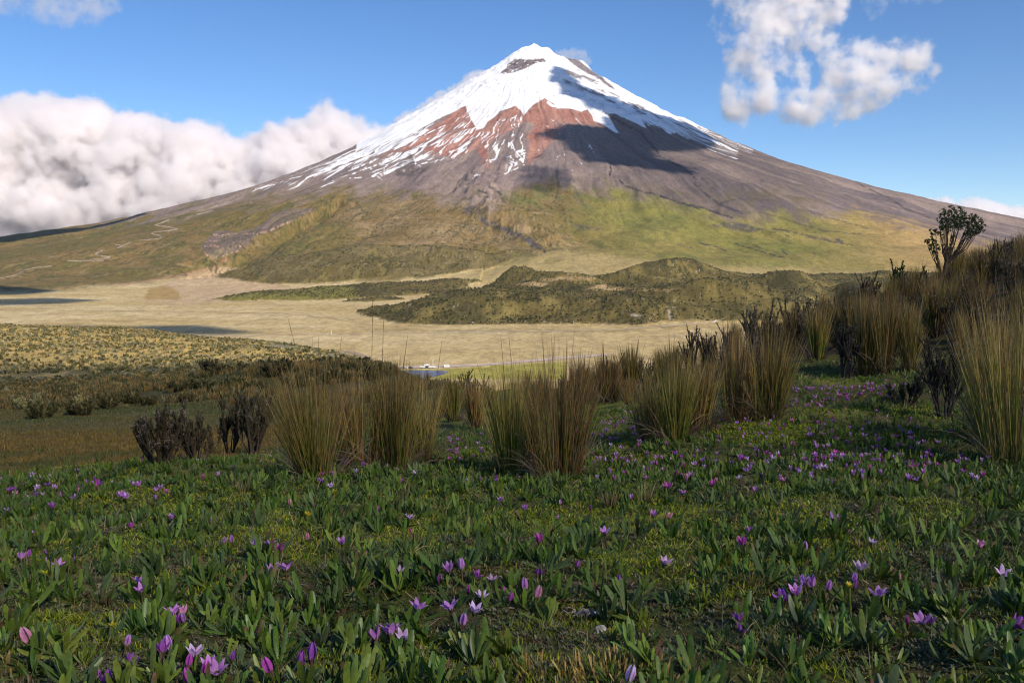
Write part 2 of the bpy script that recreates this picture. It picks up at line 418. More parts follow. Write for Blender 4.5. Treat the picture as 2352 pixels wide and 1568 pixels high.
def far_colour():
    X, Y, r, th, hs, cl = FX, FYY, FRR, FTH, FHS, FCL
    n_a = fbm(X / 260, Y / 400, 4, 201); n_b = fbm(X / 60, Y / 110, 4, 205); n_c = fbm(X / 14, Y / 30, 3, 209)
    wx = 7 * fbm(FSX / 26, FSY / 14, 4, 211); wy = 4 * fbm(FSX / 26, FSY / 14, 4, 215)
    sx = FSX + wx; sy = FSY + wy
    fx = FSX + wx * .3; fy = FSY + wy * .3
    def P(pts, soft=8): return pmask(sx, sy, pts, soft)
    def Q(pts, soft=3): return pmask(fx, fy, pts, soft)
    def S(pts, w, soft=1.5): return smask(fx, fy, pts, w, soft)
    c = np.zeros(X.shape + (3,)) + np.array([.43, .315, .135])
    # plain: pale and golden bands lying across the view
    band = fbm(X / 210, Y / 110, 4, 221)
    c = mixc(c, (.53, .42, .225), np.clip(.5 + band, 0, 1) * ss(1500, 900, FSX) * .9)
    c = mixc(c, (.36, .25, .10), np.clip(band * 1.3 - .1, 0, 1) * .55 * ss(600, 1300, FSX))
    c = mixc(c, (.30, .22, .11), np.clip(fbm(X / 70, Y / 36, 5, 225) * 1.5 - .35, 0, 1) * .5)
    c = mixc(c, (.60, .48, .30), np.clip(fbm(X / 25, Y / 18, 4, 227) * 1.5 - .2, 0, 1) * .4)
    c = mixc(c, (.48, .37, .19), P([(820, 760), (1700, 745), (1700, 870), (840, 850)], 30) * .45)
    c = mixc(c, (.30, .27, .05), Q([(860, 850), (930, 848.5), (1040, 846), (1100, 842), (1300, 830), (1300, 870), (860, 870)], 2) * .9)
    # apron
    APR = [(-900, 690), (0, 672), (140, 665), (250, 655), (330, 648), (430, 636), (520, 640), (700, 648), (900, 645), (1100, 610), (1300, 575), (1420, 590), (1500, 600), (1700, 615),
           (1900, 625), (2150, 625), (2352, 640), (3800, 650), (3800, 60), (-900, 60)]
    a = P(APR, 18)
    left = ss(1430, 1270, FSX + wx * 2)
    gl = mixc(np.zeros_like(c) + np.array([.150, .115, .036]), (.190, .125, .048), np.clip(.5 + n_a, 0, 1))
    gl = mixc(gl, (.105, .10, .030), np.clip(n_b * 1.3 + .15, 0, 1) * .75)
    gl = mixc(gl, (.24, .17, .085), np.clip(fbm(X / 40, Y / 90, 4, 229) * 1.6 - .45, 0, 1) * .6)
    gr = mixc(np.zeros_like(c) + np.array([.185, .172, .042]), (.24, .195, .055), np.clip(.45 + n_a * .8, 0, 1))
    gr = mixc(gr, (.115, .125, .036), np.clip(n_b * 1.3 - .1, 0, 1) * .6)
    gold = ss(1850, 2150, FSX + (560 - FSY) * .9)
    gr = mixc(gr, (.42, .27, .11), gold * .8)
    g = gl * left[..., None] + gr * (1 - left[..., None])
    mid = P(c1((0, 1250), (300, 1180), (700, 1180), (1300, 1200), (1450, 1300), (1500, 1512), (0, 1512)), 60)
    g = mixc(g, (.22, .15, .075), mid * .75 * np.clip(.6 + n_b * 1.2, 0, 1))
    g = mixc(g, (.30, .21, .12), mid * np.clip(fbm(X / 130, Y / 60, 4, 231) * 1.6 - .2, 0, 1) * .7)
    g = mixc(g, (.135, .135, .04), P(c1((950, 1130), (1600, 1080), (1640, 1500), (1500, 1512), (1250, 1300)), 60) * np.clip(.5 + n_b * 1.4, 0, 1) * .8)
    c = c * (1 - a[..., None]) + g * a[..., None]
    c = mixc(c, (.085, .080, .030), P(c4((540, 280), (900, 195), (1100, 205), (1280, 165), (1340, 195), (1200, 250), (1000, 262), (700, 315), (560, 335)), 10) * .8)
    c = mixc(c, (.085, .080, .030), P(c4((1340, 245), (1400, 210), (1480, 205), (1500, 225), (1420, 240)), 8) * .7)
    c = mixc(c, (.27, .215, .085), P([(1060, 640), (1100, 612), (1300, 565), (1420, 584), (1500, 594), (1700, 608), (1900, 618), (2200, 620), (2200, 655), (1300, 680)], 24) * .6)
    # fans of pale sand where the canyon opens
    c = mixc(c, (.45, .32, .20), P([(330, 690), (370, 655), (440, 628), (520, 610), (620, 650), (760, 670), (560, 690), (420, 700)], 14) * .75)
    c = mixc(c, (.33, .22, .07), P([(330, 685), (345, 665), (370, 655), (420, 672), (410, 690)], 8) * .8)
    c = mixc(c, (.42, .22, .15), S([(270, 655), (360, 642), (430, 628), (500, 612)], 4, 4) * .6)
    # ash slopes: grey violet, running down in tongues
    ASH = [(-900, 300), (-900, 500), (0, 500), (290, 505), (403, 503), (549, 470), (659, 452), (769, 434), (830, 445), (930, 435), (1000, 445), (1060, 470), (1130, 470), (1170, 455), (1214, 440), (1282, 432), (1325, 420),
           (1385, 428), (1453, 448), (1522, 466), (1608, 486), (1695, 505), (1760, 492), (1800, 480), (1850, 500), (1905, 500), (1976, 478), (2040, 500), (2108, 510), (2161, 530), (2352, 580), (3800, 640), (3800, 30), (-900, 30)]
    tong = 38 * (ridged(th * 22, r / 4000, 3, 241) - .55) + 8 * fbm(th * 60, r / 700, 3, 243)
    ash = ss(-22, 22, poly_sd(FSX + wx, FSY - tong * ss(2200, 3400, r), ASH, 80) + 16 * fbm(X / 70, Y / 130, 4, 247))
    ac = mixc(np.zeros_like(c) + np.array([.20, .150, .138]), (.27, .205, .175), np.clip(.5 + .9 * fbm(th * 34, r / 900, 4, 245), 0, 1))
    ac = mixc(ac, (.135, .105, .105), np.clip(fbm(th * 50, r / 600, 4, 249) * 1.5 - .25, 0, 1) * .8)
    ac = mixc(ac, (.125, .10, .105), ss(1350, 1600, FSX) * ss(.55, .72, ridged(th * 16, r / 5200, 3, 253)) * .8)  # dark bands: shade of ridges put into the right flank's colour
    ac = mixc(ac, (.25, .19, .155), ss(1300, 1500, FSX) * ss(.25, .6, fbm(th * 55, r / 1500, 3, 254)) * .6)  # lighter bands painted in for the same ridge relief
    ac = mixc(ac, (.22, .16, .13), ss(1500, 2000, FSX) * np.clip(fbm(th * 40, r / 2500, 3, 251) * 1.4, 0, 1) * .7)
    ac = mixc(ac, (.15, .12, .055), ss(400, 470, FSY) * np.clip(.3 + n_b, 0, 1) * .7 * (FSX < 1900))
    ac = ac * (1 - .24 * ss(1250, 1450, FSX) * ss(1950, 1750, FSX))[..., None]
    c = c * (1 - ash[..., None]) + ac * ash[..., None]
    # brick-red scree
    RED = c1((200, 880), (380, 800), (600, 660), (775, 530), (850, 690), (1110, 530), (1165, 600), (1310, 480), (1400, 540), (1550, 545), (1720, 690), (1600, 670), (1470, 680), (1380, 750), (1330, 800), (1260, 900),
             (1190, 940), (1210, 820), (1180, 760), (1240, 680), (1180, 640), (1080, 710), (940, 800), (930, 930), (900, 880), (850, 830), (700, 890), (560, 870), (420, 820), (300, 860))
    rd = P(RED, 9)
    rc = mixc(np.zeros_like(c) + np.array([.30, .135, .10]), (.37, .195, .15), np.clip(.5 + fbm(th * 60, r / 300, 4, 255), 0, 1))
    rc = mixc(rc, (.20, .125, .11), np.clip(fbm(th * 50, r / 400, 4, 258) * 1.6 - .2, 0, 1) * .8)
    rd = rd * (1 - .6 * ss(1255, 1300, FSX) * ss(250, 290, FSY - (FSX - 1255) * .2))
    c = c * (1 - rd[..., None]) + rc * rd[..., None]
    c = mixc(c, (.30, .12, .09), P(c1((860, 840), (930, 830), (900, 940), (960, 970), (900, 960)), 6) * .7)
    # snow
    SNOW = c1((40, 850), (150, 800), (330, 720), (440, 715), (560, 650), (680, 592), (770, 540), (800, 610), (850, 712), (890, 690), (960, 625), (1010, 580), (1110, 540), (1150, 575), (1165, 615), (1230, 535),
              (1265, 520), (1310, 487), (1360, 530), (1400, 560), (1500, 565), (1560, 585), (1600, 570), (1640, 640), (1700, 665), (1790, 725), (1810, 722), (1760, 650), (1730, 595), (1790, 600), (1880, 640), (1990, 692), (1950, 620), (1895, 560),
              (2000, 600), (2100, 660), (2190, 712), (2290, 745), (2340, 740), (2300, 705), (2450, 765), (2580, 820), (2700, 862), (2760, 700), (1700, -100), (900, -100), (40, 600))
    snow = pmask(FSX + wx * .35, FSY + wy * .5, SNOW, 2.0)
    st = ridged(th * 95 + 1.5 * fbm(X / 200, Y / 200, 2, 261), r / 420, 3, 262)
    st2 = fbm(th * 150, r / 160, 3, 266)
    SZ = [(c1((-760, 1120), (-400, 1010), (0, 850), (330, 700), (600, 650), (430, 800), (150, 900), (0, 985), (-300, 1060), (-600, 1130)), .42, 25),
          (c1((0, 985), (150, 890), (430, 820), (800, 560), (860, 720), (780, 860), (600, 920), (400, 960), (200, 1040)), .27, 25),
          (c1((850, 720), (1080, 560), (1180, 620), (1200, 800), (1200, 960), (1050, 1010), (880, 900)), .20, 25),
          (c1((1180, 620), (1600, 620), (1700, 800), (1650, 980), (1200, 1010)), .10, 25),
          (c1((-700, 1060), (-300, 980), (0, 985), (0, 1080), (-300, 1110), (-700, 1150)), .22, 20),
          (c1((1800, 500), (2352, 700), (2600, 800), (2600, 900), (2300, 780), (1950, 640)), .55, 18)]
    dens = np.zeros_like(X)
    for pts, d, sf in SZ: dens = np.maximum(dens, pmask(sx, sy, pts, sf) * d)
    dens = dens * (.5 + .5 * ss(620, 880, FSX))
    pat = ss(.0, .06, dens - .62 + (.55 * st + .32 * (st2 * .5 + .5)) * .9 - .12)
    snow = np.maximum(snow, pat * (dens > .02))
    # rock showing through the snow
    rock = Q(c1((1050, 290), (1060, 262), (1110, 228), (1200, 232), (1300, 222), (1330, 245), (1262, 252), (1210, 275), (1170, 295), (1110, 318), (1005, 332), (1030, 300)), 3)
    rock = rock * ss(-.35, .05, fbm(FSX / 9, FSY / 2.2, 3, 271) + .42)
    rock = np.maximum(rock, Q(c1((1435, 212), (1530, 232), (1600, 285), (1690, 350), (1790, 440), (1740, 420), (1650, 350), (1550, 300), (1480, 250)), 3) * .95)
    rock = np.maximum(rock, Q(c1((1320, 148), (1345, 146), (1380, 165), (1430, 205), (1400, 200), (1350, 165)), 2) * .7 * ss(-.2, .2, n_c + .2))
    rs = P(c1((1440, 290), (1560, 300), (1800, 450), (2000, 560), (2352, 690), (2352, 740), (2100, 650), (1900, 590), (1650, 480), (1450, 400)), 16)
    rock = np.maximum(rock, rs * ss(.10, .34, fbm(FSX / 30, FSY / 5 - FSX / 11, 4, 275) + .02) * .85)
    rock = np.maximum(rock, P(c1((820, 380), (1000, 350), (1100, 420), (900, 430)), 10) * ss(.42, .6, fbm(FSX / 9, FSY / 4, 3, 277)) * .5)
    snow = snow * (1 - rock)
    drop = ss(1500, 1640, FSX) * ss(-.25, .12, fbm(th * 70, r / 330, 4, 279) + ss(1500, 1750, FSX) * .35)
    snow = snow * (1 - drop * .95)
    crev = ridged(FSX / 26 + wx * .1, FSY / 7, 3, 283); snow = snow * (1 - .35 * ss(.78, .9, crev) * ss(-.1, .4, fbm(FSX / 60, FSY / 40, 2, 284)))
    lowl = P(c1((780, 530), (1020, 520), (960, 640), (850, 715)), 10) * .18
    c = mixc(c, (.17, .135, .135), rock * (FRR < 2600))
    c = mixc(c, (.10, .08, .085), rock * (FRR < 2600) * ss(.5, .7, vnoise(FSX / 7, FSY / 1.6, 321)))
    sc = mixc(np.zeros_like(c) + np.array([.80, .80, .82]), (.56, .50, .49), lowl * np.clip(.5 + n_c, 0, 1) * 2)
    c = c * (1 - snow[..., None]) + sc * snow[..., None]
    # small snow gullies
    for pts, w in ((c1((1085, 790), (1110, 850), (1150, 900), (1172, 940)), 2.6), (c1((1140, 955), (1090, 980), (1040, 1000)), 1.8), (c1((820, 1030), (845, 1005), (870, 1010)), 2.0), (c1((0, 980), (90, 940), (170, 905)), 3),
                   (c1((20, 1000), (180, 940), (300, 880), (325, 860)), 2.6), (c1((0, 1030), (75, 1022)), 2.2), (c1((500, 740), (560, 710), (640, 675)), 2.2), (c1((170, 1010), (215, 1038)), 2), (c1((235, 955), (230, 990)), 2),
                   (c1((430, 870), (440, 940), (500, 960)), 2.4), (c1((740, 760), (790, 720)), 3), (c1((1100, 670), (1135, 640), (1150, 620)), 3.2), (c1((1330, 520), (1350, 540), (1390, 555)), 4.5)):
        m = S(pts, w, 1.6) * ss(-.3, .1, fbm(FSX / 4, FSY / 4, 2, 281))
        c = c * (1 - m[..., None]) + np.array([.85, .85, .88]) * m[..., None]
    # dark lava, and the shade of ravine walls painted in as dark strokes
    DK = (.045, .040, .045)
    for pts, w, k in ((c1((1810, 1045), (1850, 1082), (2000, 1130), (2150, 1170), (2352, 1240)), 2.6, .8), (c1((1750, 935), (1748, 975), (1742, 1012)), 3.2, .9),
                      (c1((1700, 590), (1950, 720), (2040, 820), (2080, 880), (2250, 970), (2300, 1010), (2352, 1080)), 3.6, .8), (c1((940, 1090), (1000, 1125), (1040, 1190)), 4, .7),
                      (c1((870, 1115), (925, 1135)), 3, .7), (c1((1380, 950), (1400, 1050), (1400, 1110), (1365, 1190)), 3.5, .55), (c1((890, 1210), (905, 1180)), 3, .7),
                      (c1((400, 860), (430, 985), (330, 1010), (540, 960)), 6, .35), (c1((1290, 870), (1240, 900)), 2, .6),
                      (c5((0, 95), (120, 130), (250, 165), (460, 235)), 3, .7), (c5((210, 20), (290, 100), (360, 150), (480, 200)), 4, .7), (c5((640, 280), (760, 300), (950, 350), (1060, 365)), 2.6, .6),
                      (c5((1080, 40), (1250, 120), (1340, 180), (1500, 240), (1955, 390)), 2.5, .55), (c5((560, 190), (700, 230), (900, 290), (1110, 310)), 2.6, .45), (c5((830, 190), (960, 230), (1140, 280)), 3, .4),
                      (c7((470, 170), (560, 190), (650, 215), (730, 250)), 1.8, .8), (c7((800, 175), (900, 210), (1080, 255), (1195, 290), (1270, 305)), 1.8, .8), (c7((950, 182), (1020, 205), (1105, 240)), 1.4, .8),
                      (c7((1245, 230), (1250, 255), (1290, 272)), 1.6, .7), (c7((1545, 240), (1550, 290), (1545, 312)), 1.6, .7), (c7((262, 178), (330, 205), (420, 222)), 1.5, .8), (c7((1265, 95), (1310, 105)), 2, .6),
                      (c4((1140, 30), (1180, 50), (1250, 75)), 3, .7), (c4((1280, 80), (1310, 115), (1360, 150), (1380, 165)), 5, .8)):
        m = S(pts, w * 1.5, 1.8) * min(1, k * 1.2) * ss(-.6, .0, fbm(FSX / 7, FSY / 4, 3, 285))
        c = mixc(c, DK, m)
    for pts, k in ((c1((720, 1265), (760, 1225), (820, 1215), (900, 1250), (880, 1290), (960, 1310), (1100, 1380), (1200, 1430), (1300, 1490), (1260, 1512), (1150, 1450), (1000, 1370), (860, 1320), (870, 1275)), .85),
                   (c1((690, 1350), (760, 1330), (900, 1380), (820, 1400)), .4), (c1((1450, 1300), (1560, 1350), (1690, 1370), (1620, 1385), (1500, 1350)), .6), (c1((1480, 1130), (1540, 1110), (1590, 1225), (1520, 1200)), .45),
                   (c5((310, 265), (400, 245), (500, 260), (600, 280), (560, 300), (430, 295), (380, 270)), .65), (c7((1740, 135), (1780, 125), (1840, 150), (1835, 190), (1780, 185)), .8), (c7((1430, 115), (1500, 110), (1600, 120), (1690, 155), (1600, 150)), .6),
                   (c1((310, 1010), (330, 920), (400, 860), (440, 1000), (560, 940), (480, 1005), (380, 1020)), .5), (c1((1200, 1000), (1320, 1010), (1300, 1040), (1210, 1030)), .5)):
        m = P(pts, 7) * min(1, k * 1.25) * ss(-.6, .15, fbm(FSX / 8, FSY / 5, 4, 289))
        c = mixc(c, (.085, .072, .072), m)
    # canyon walls
    can = Q(c6((300, 400), (420, 270), (480, 215), (640, 215), (700, 250), (820, 205), (940, 180), (1090, 95), (1120, 20), (1300, -30), (1700, -60), (1560, 10), (1370, 105), (1150, 200), (960, 260), (860, 390), (740, 450), (600, 490), (490, 545), (380, 480)), 5)
    c = mixc(c, (.155, .115, .105), can * .85)
    c = mixc(c, (.15, .13, .06), can * np.clip(fbm(FSX / 10, FSY / 10, 3, 291) * 1.5 - .2, 0, 1) * .6)
    for pts, w in ((c6((1370, 105), (1250, 140), (1150, 200), (1050, 235), (960, 260), (830, 240)), 5), (c6((460, 265), (560, 270), (640, 265)), 5), (c6((340, 400), (430, 385), (510, 400)), 5), (c6((720, 390), (770, 400)), 5),
                   (c6((340, 450), (380, 500), (440, 540), (490, 590)), 2), (c6((740, 455), (620, 490), (560, 520)), 3), (c6((420, 335), (500, 345)), 3)):
        c = mixc(c, (.50, .30, .235), S(pts, w, 3) * .8 * ss(-.5, .2, fbm(FSX / 3, FSY / 9, 2, 293)))
    c = mixc(c, (.45, .16, .13), S(c6((560, 565), (600, 550)), 6, 5) * .7)
    # tracks
    for pts in (c2((-40, 1280), (60, 1262), (110, 1250), (150, 1222), (230, 1208), (320, 1195)), c2((420, 1160), (500, 1170), (650, 1160), (690, 1140), (600, 1128), (600, 1118), (645, 1102)), c2((560, 1160), (690, 1145)), c2((725, 1062), (775, 1075), (740, 1085), (815, 1052)),
                c2((880, 1036), (1000, 1026), (1018, 1015), (950, 995), (960, 988), (1115, 965), (975, 942), (1060, 910)), c2((1570, 795), (1585, 808)), c2((1240, 875), (1330, 850))):
        c = mixc(c, (.45, .36, .30), S(pts, 1.7, 1.3) * .75)
    for pts in (c1((2110, 1228), (1900, 1230), (1790, 1262), (1792, 1275), (1950, 1298), (2100, 1320), (2100, 1328), (2010, 1350), (2040, 1362), (2200, 1378), (2140, 1400), (2250, 1420)),):
        c = mixc(c, (.13, .11, .06), S(pts, 1.2, 1.2) * .8)
    for pts, w in ((c3((380, 240), (900, 240), (1300, 251), (1900, 258), (2050, 270), (2352, 312), (2500, 340)), 1.5), (c4((140, 590), (300, 625), (430, 640)), 1.2)):
        c = mixc(c, (.20, .15, .07), S(pts, w, 1.6) * .6)
    # shrubs on the lava hills
    shc = mixc(np.zeros_like(c) + np.array([.115, .088, .028]), (.080, .066, .024), np.clip(.5 + n_b, 0, 1))
    shc = mixc(shc, (.22, .17, .055), np.clip(fbm(X / 35, Y / 60, 3, 301) * 1.2, 0, 1) * .7)
    shc = mixc(shc, (.042, .044, .020), cl * .9)
    ha = ss(2700, 2900, Y)
    shc = mixc(shc, (.19, .145, .065), ha * np.clip(.45 + n_b * .6 + ss(590, 550, FSY) * .8, 0, 1) * .8)
    shc = mixc(shc, (.09, .078, .032), ha * cl * .6)
    shc = mixc(shc, (.19, .175, .04), (hs > .1) * pmask(FSX, FSY, [(470, 700), (480, 680), (640, 662), (800, 650), (820, 680), (650, 692)], 30) * (1 - cl) * .9)
    c = c * (1 - hs[..., None]) + shc * hs[..., None]
    # grass inlets between the lava hills
    for pts in (c4((1200, 380), (1300, 360), (1420, 360), (1330, 385)), c4((1640, 408), (1720, 378), (1760, 372), (1790, 390), (1960, 406), (2100, 410), (1900, 413), (1700, 411)), c4((1330, 335), (1500, 325), (1690, 330), (1660, 350), (1500, 340), (1350, 345)),
                c7((0, 600), (150, 605), (330, 600), (140, 618))):
        c = mixc(c, (.40, .28, .14), P(pts, 6) * .8)
    rk = hs * ss(.80, .88, vnoise(X / 7, Y / 16, 305)) * pmask(FSX, FSY, c4((1870, 470), (2195, 480), (2195, 620), (1900, 600)), 40)
    c = mixc(c, (.33, .27, .22), rk * .8)
    c = mixc(c, (.36, .30, .24), hs * ss(.9, .95, vnoise(X / 5, Y / 9, 307)) * .6)
    # reedy margin, damp meadow
    c = mixc(c, (.23, .18, .07), pmask(sx, sy, [(860, 755), (1400, 757), (1560, 745), (1560, 751), (1400, 763), (860, 760)], 5) * .5)
    # fine speckle everywhere it is vegetated
    veg = (1 - ash) * (1 - snow) * a * (1 - hs)
    spk = ss(.60, .72, vnoise(X / 6, Y / 16, 311) * .7 + .3 * vnoise(X / 60, Y / 90, 313)) * veg * (.35 + .65 * left)
    c = mixc(c, (.060, .060, .024), spk * .75)
    pale = ss(.66, .78, vnoise(X / 9, Y / 30, 315) * .75 + .25 * n_a) * veg
    c = mixc(c, (.30, .24, .11), pale * .35)
    n_d = vnoise(X / 4.5, Y / 12, 317) - .5
    v = 1 + (.16 * n_c + .30 * n_d + .22 * (RNG.random(X.shape) - .5)) * (1 - snow)
    return c * v[..., None]

FCOL = far_colour()
M_FAR = mat_terrain("far_land", 0.16, 2.5, .22)
V = np.stack([FX, FYY, FZZ], -1).reshape(-1, 3)
R0, C0 = FX.shape
# split the sheet: the flat plain and lava hills in front, the volcano behind, sharing one seam row
_row = int(np.searchsorted(FYR, 2900))
def sheet(name, r0, r1):
    v = np.stack([FX[r0:r1], FYY[r0:r1], FZZ[r0:r1]], -1).reshape(-1, 3)
    o = link(name, np_mesh(name, v, grid_faces(r1 - r0, C0), M_FAR, FCOL[r0:r1].reshape(-1, 3)))
    tag(o, kind='structure'); return o
plain_o = sheet("ground_plain", 0, _row + 1)
volcano_o = sheet("mountain", _row, R0)
tag(plain_o, "pale straw-coloured plain with dark shrubby lava hills below the volcano")
tag(volcano_o, "snow-capped cone-shaped volcano with red and grey slopes above green pasture")

def surf(px, py, ymin=0.0):
    """first point of the far land met by the view direction (px,py)"""
    j = int(np.argmin(np.abs(FSX[300] - px)))
    for _ in range(3):
        colx = FSX[:, j]; coly = FSY[:, j]
        ok = np.where((coly <= py) & (FYR > ymin))[0]
        i = ok[0] if len(ok) else int(np.argmin(coly))
        j = int(np.argmin(np.abs(FSX[i] - px)))
    return np.array([FX[i, j], FYY[i, j], FZZ[i, j]])
# ------------------------------------------------------------------ near hillside: a sheet from the camera's feet to the plain
DD = [.5, .8, 1.3, 1.9, 3, 4.5, 6.5, 9, 13, 18, 25, 35, 50, 70, 90, 130, 200, 300, 400, 550, 750, 830]
PXC = [-2400, -900, -200, 0, 320, 640, 860, 1000, 1300, 1600, 1850, 2100, 2352, 2700, 3300, 4800]
_T = {
 -900: [3400, 2618, 1913, 1568, 1335, 1220, 1145, 1108, 1086, 1058, 1026, 998, 970, 952, 935, 900, 840, 765, 700, 745, 871, 862],
 -200: [3400, 2618, 1913, 1568, 1330, 1210, 1135, 1097, 1079, 1052, 1020, 990, 963, 945, 930, 902, 846, 780, 733, 758, 871, 862],
 0:    [3400, 2618, 1913, 1568, 1325, 1205, 1130, 1092, 1074, 1046, 1015, 985, 958, 938, 925, 900, 845, 785, 745, 765, 871, 862],
 320:  [3400, 2618, 1913, 1568, 1315, 1190, 1110, 1062, 1046, 1020, 995, 972, 950, 920, 892, 868, 838, 790, 757, 780, 871, 862],
 640:  [3400, 2618, 1913, 1568, 1310, 1185, 1098, 1052, 1035, 1010, 985, 962, 945, 890, 842, 852, 833, 790, 800, 838, 871, 862],
 860:  [3400, 2618, 1913, 1568, 1310, 1185, 1095, 1045, 1010, 985, 965, 945, 920, 876, 838, 852, 850, 840, 855, 890, 874, 862],
 1000: [3400, 2618, 1913, 1568, 1310, 1185, 1095, 1045, 1000, 962, 932, 908, 892, 886, 890, 908, 935, 950, 960, 960, 878, 862],
 1300: [3400, 2618, 1913, 1568, 1305, 1180, 1090, 1030, 975, 935, 905, 920, 945, 960, 975, 1000, 1020, 1040, 1020, 965, 880, 862],
 1600: [3400, 2618, 1913, 1568, 1300, 1175, 1075, 985, 900, 850, 838, 860, 890, 920, 950, 990, 1020, 1040, 1020, 965, 880, 862],
 1850: [3400, 2618, 1913, 1568, 1290, 1160, 1050, 955, 845, 790, 755, 770, 800, 850, 880, 950, 1010, 1040, 1020, 965, 880, 862],
 2100: [3400, 2618, 1913, 1568, 1290, 1155, 1045, 935, 830, 735, 680, 665, 690, 740, 790, 880, 980, 1030, 1020, 965, 880, 862],
 2352: [3400, 2618, 1913, 1568, 1290, 1155, 1035, 915, 780, 660, 600, 578, 590, 630, 700, 820, 950, 1020, 1010, 965, 880, 862],
 2700: [3400, 2618, 1913, 1568, 1280, 1140, 1000, 860, 700, 560, 500, 475, 480, 510, 590, 750, 900, 990, 1000, 960, 880, 862],
 3300: [3400, 2618, 1913, 1568, 1275, 1130, 980, 820, 640, 500, 430, 405, 410, 440, 520, 680, 850, 960, 990, 955, 880, 862],
}
_T[-2400] = _T[-900]; _T[4800] = _T[3300]
def _fillgrid():
    # resample the table on a dense regular grid, smooth in both directions
    ld = np.linspace(math.log(.5), math.log(830), 240)
    A = np.array([cubic(ld, np.log(DD), _T[p]) for p in PXC])
    gp = np.linspace(-2400, 4800, 361)
    B = np.array([cubic(gp, PXC, A[:, k]) for k in range(len(ld))]).T      # (px, d)
    k = np.hanning(11); k /= k.sum()
    Bp = np.pad(B, ((5, 5), (0, 0)), mode='edge')
    B = sum(k[i] * Bp[i:i + B.shape[0]] for i in range(11))
    k = np.hanning(7); k /= k.sum()
    Bp = np.pad(B, ((0, 0), (3, 3)), mode='edge')
    C = sum(k[i] * Bp[:, i:i + B.shape[1]] for i in range(7))
    return ld, gp, C
_LD, _GP, _GB = _fillgrid()
def near_y(px, d):
    u = np.clip((np.asarray(px, float) + 2400) / 20, 0, 359.999); i = u.astype(int); fu = u - i
    v = np.clip((np.log(np.asarray(d, float)) - _LD[0]) / (_LD[1] - _LD[0]), 0, 238.999); j = v.astype(int); fv = v - j
    return (_GB[i, j] * (1 - fu) + _GB[i + 1, j] * fu) * (1 - fv) + (_GB[i, j + 1] * (1 - fu) + _GB[i + 1, j + 1] * fu) * fv
def near_pt(px, d, relief=True):
    """world point on the hillside at image column px and forward distance d"""
    px = np.asarray(px, float); d = np.asarray(d, float)
    py = near_y(px, d)
    a, b, c = ray(px, py)
    X = a * d / b; Z = EYE[2] + c * d / b
    if relief:
        Z = Z + (0.022 * fbm(X / .22, d / .22, 3, 401) + .009 * ridged(X / .055, d / .06, 2, 403)) * (d < 14) + 0.05 * fbm(X / 1.1, d / 1.1, 2, 405) * ss(.8, 3, d) + .35 * fbm(X / 9, d / 9, 3, 409) * ss(14, 40, d) + 1.6 * fbm(X / 45, d / 45, 3, 412) * ss(100, 220, d) * ss(760, 600, d)
    return X, d + 0 * X, Z
def near_hit(px, py, dmin=.8, dmax=400):
    """distance at which the view direction first meets the hillside"""
    ds = np.exp(np.linspace(math.log(dmin), math.log(dmax), 1500))
    X, Y, Z = near_pt(np.full(ds.shape, float(px)), ds)
    sx, sy = proj(X, Y, Z)
    ok = np.where(sy <= py)[0]
    i = ok[0] if len(ok) else int(np.argmin(sy))
    return ds[i]
def near_at(px, py, dmin=.8, dmax=400):
    d = near_hit(px, py, dmin, dmax)
    X, Y, Z = near_pt(np.array([px]), np.array([d]))
    return np.array([X[0], Y[0], Z[0]])

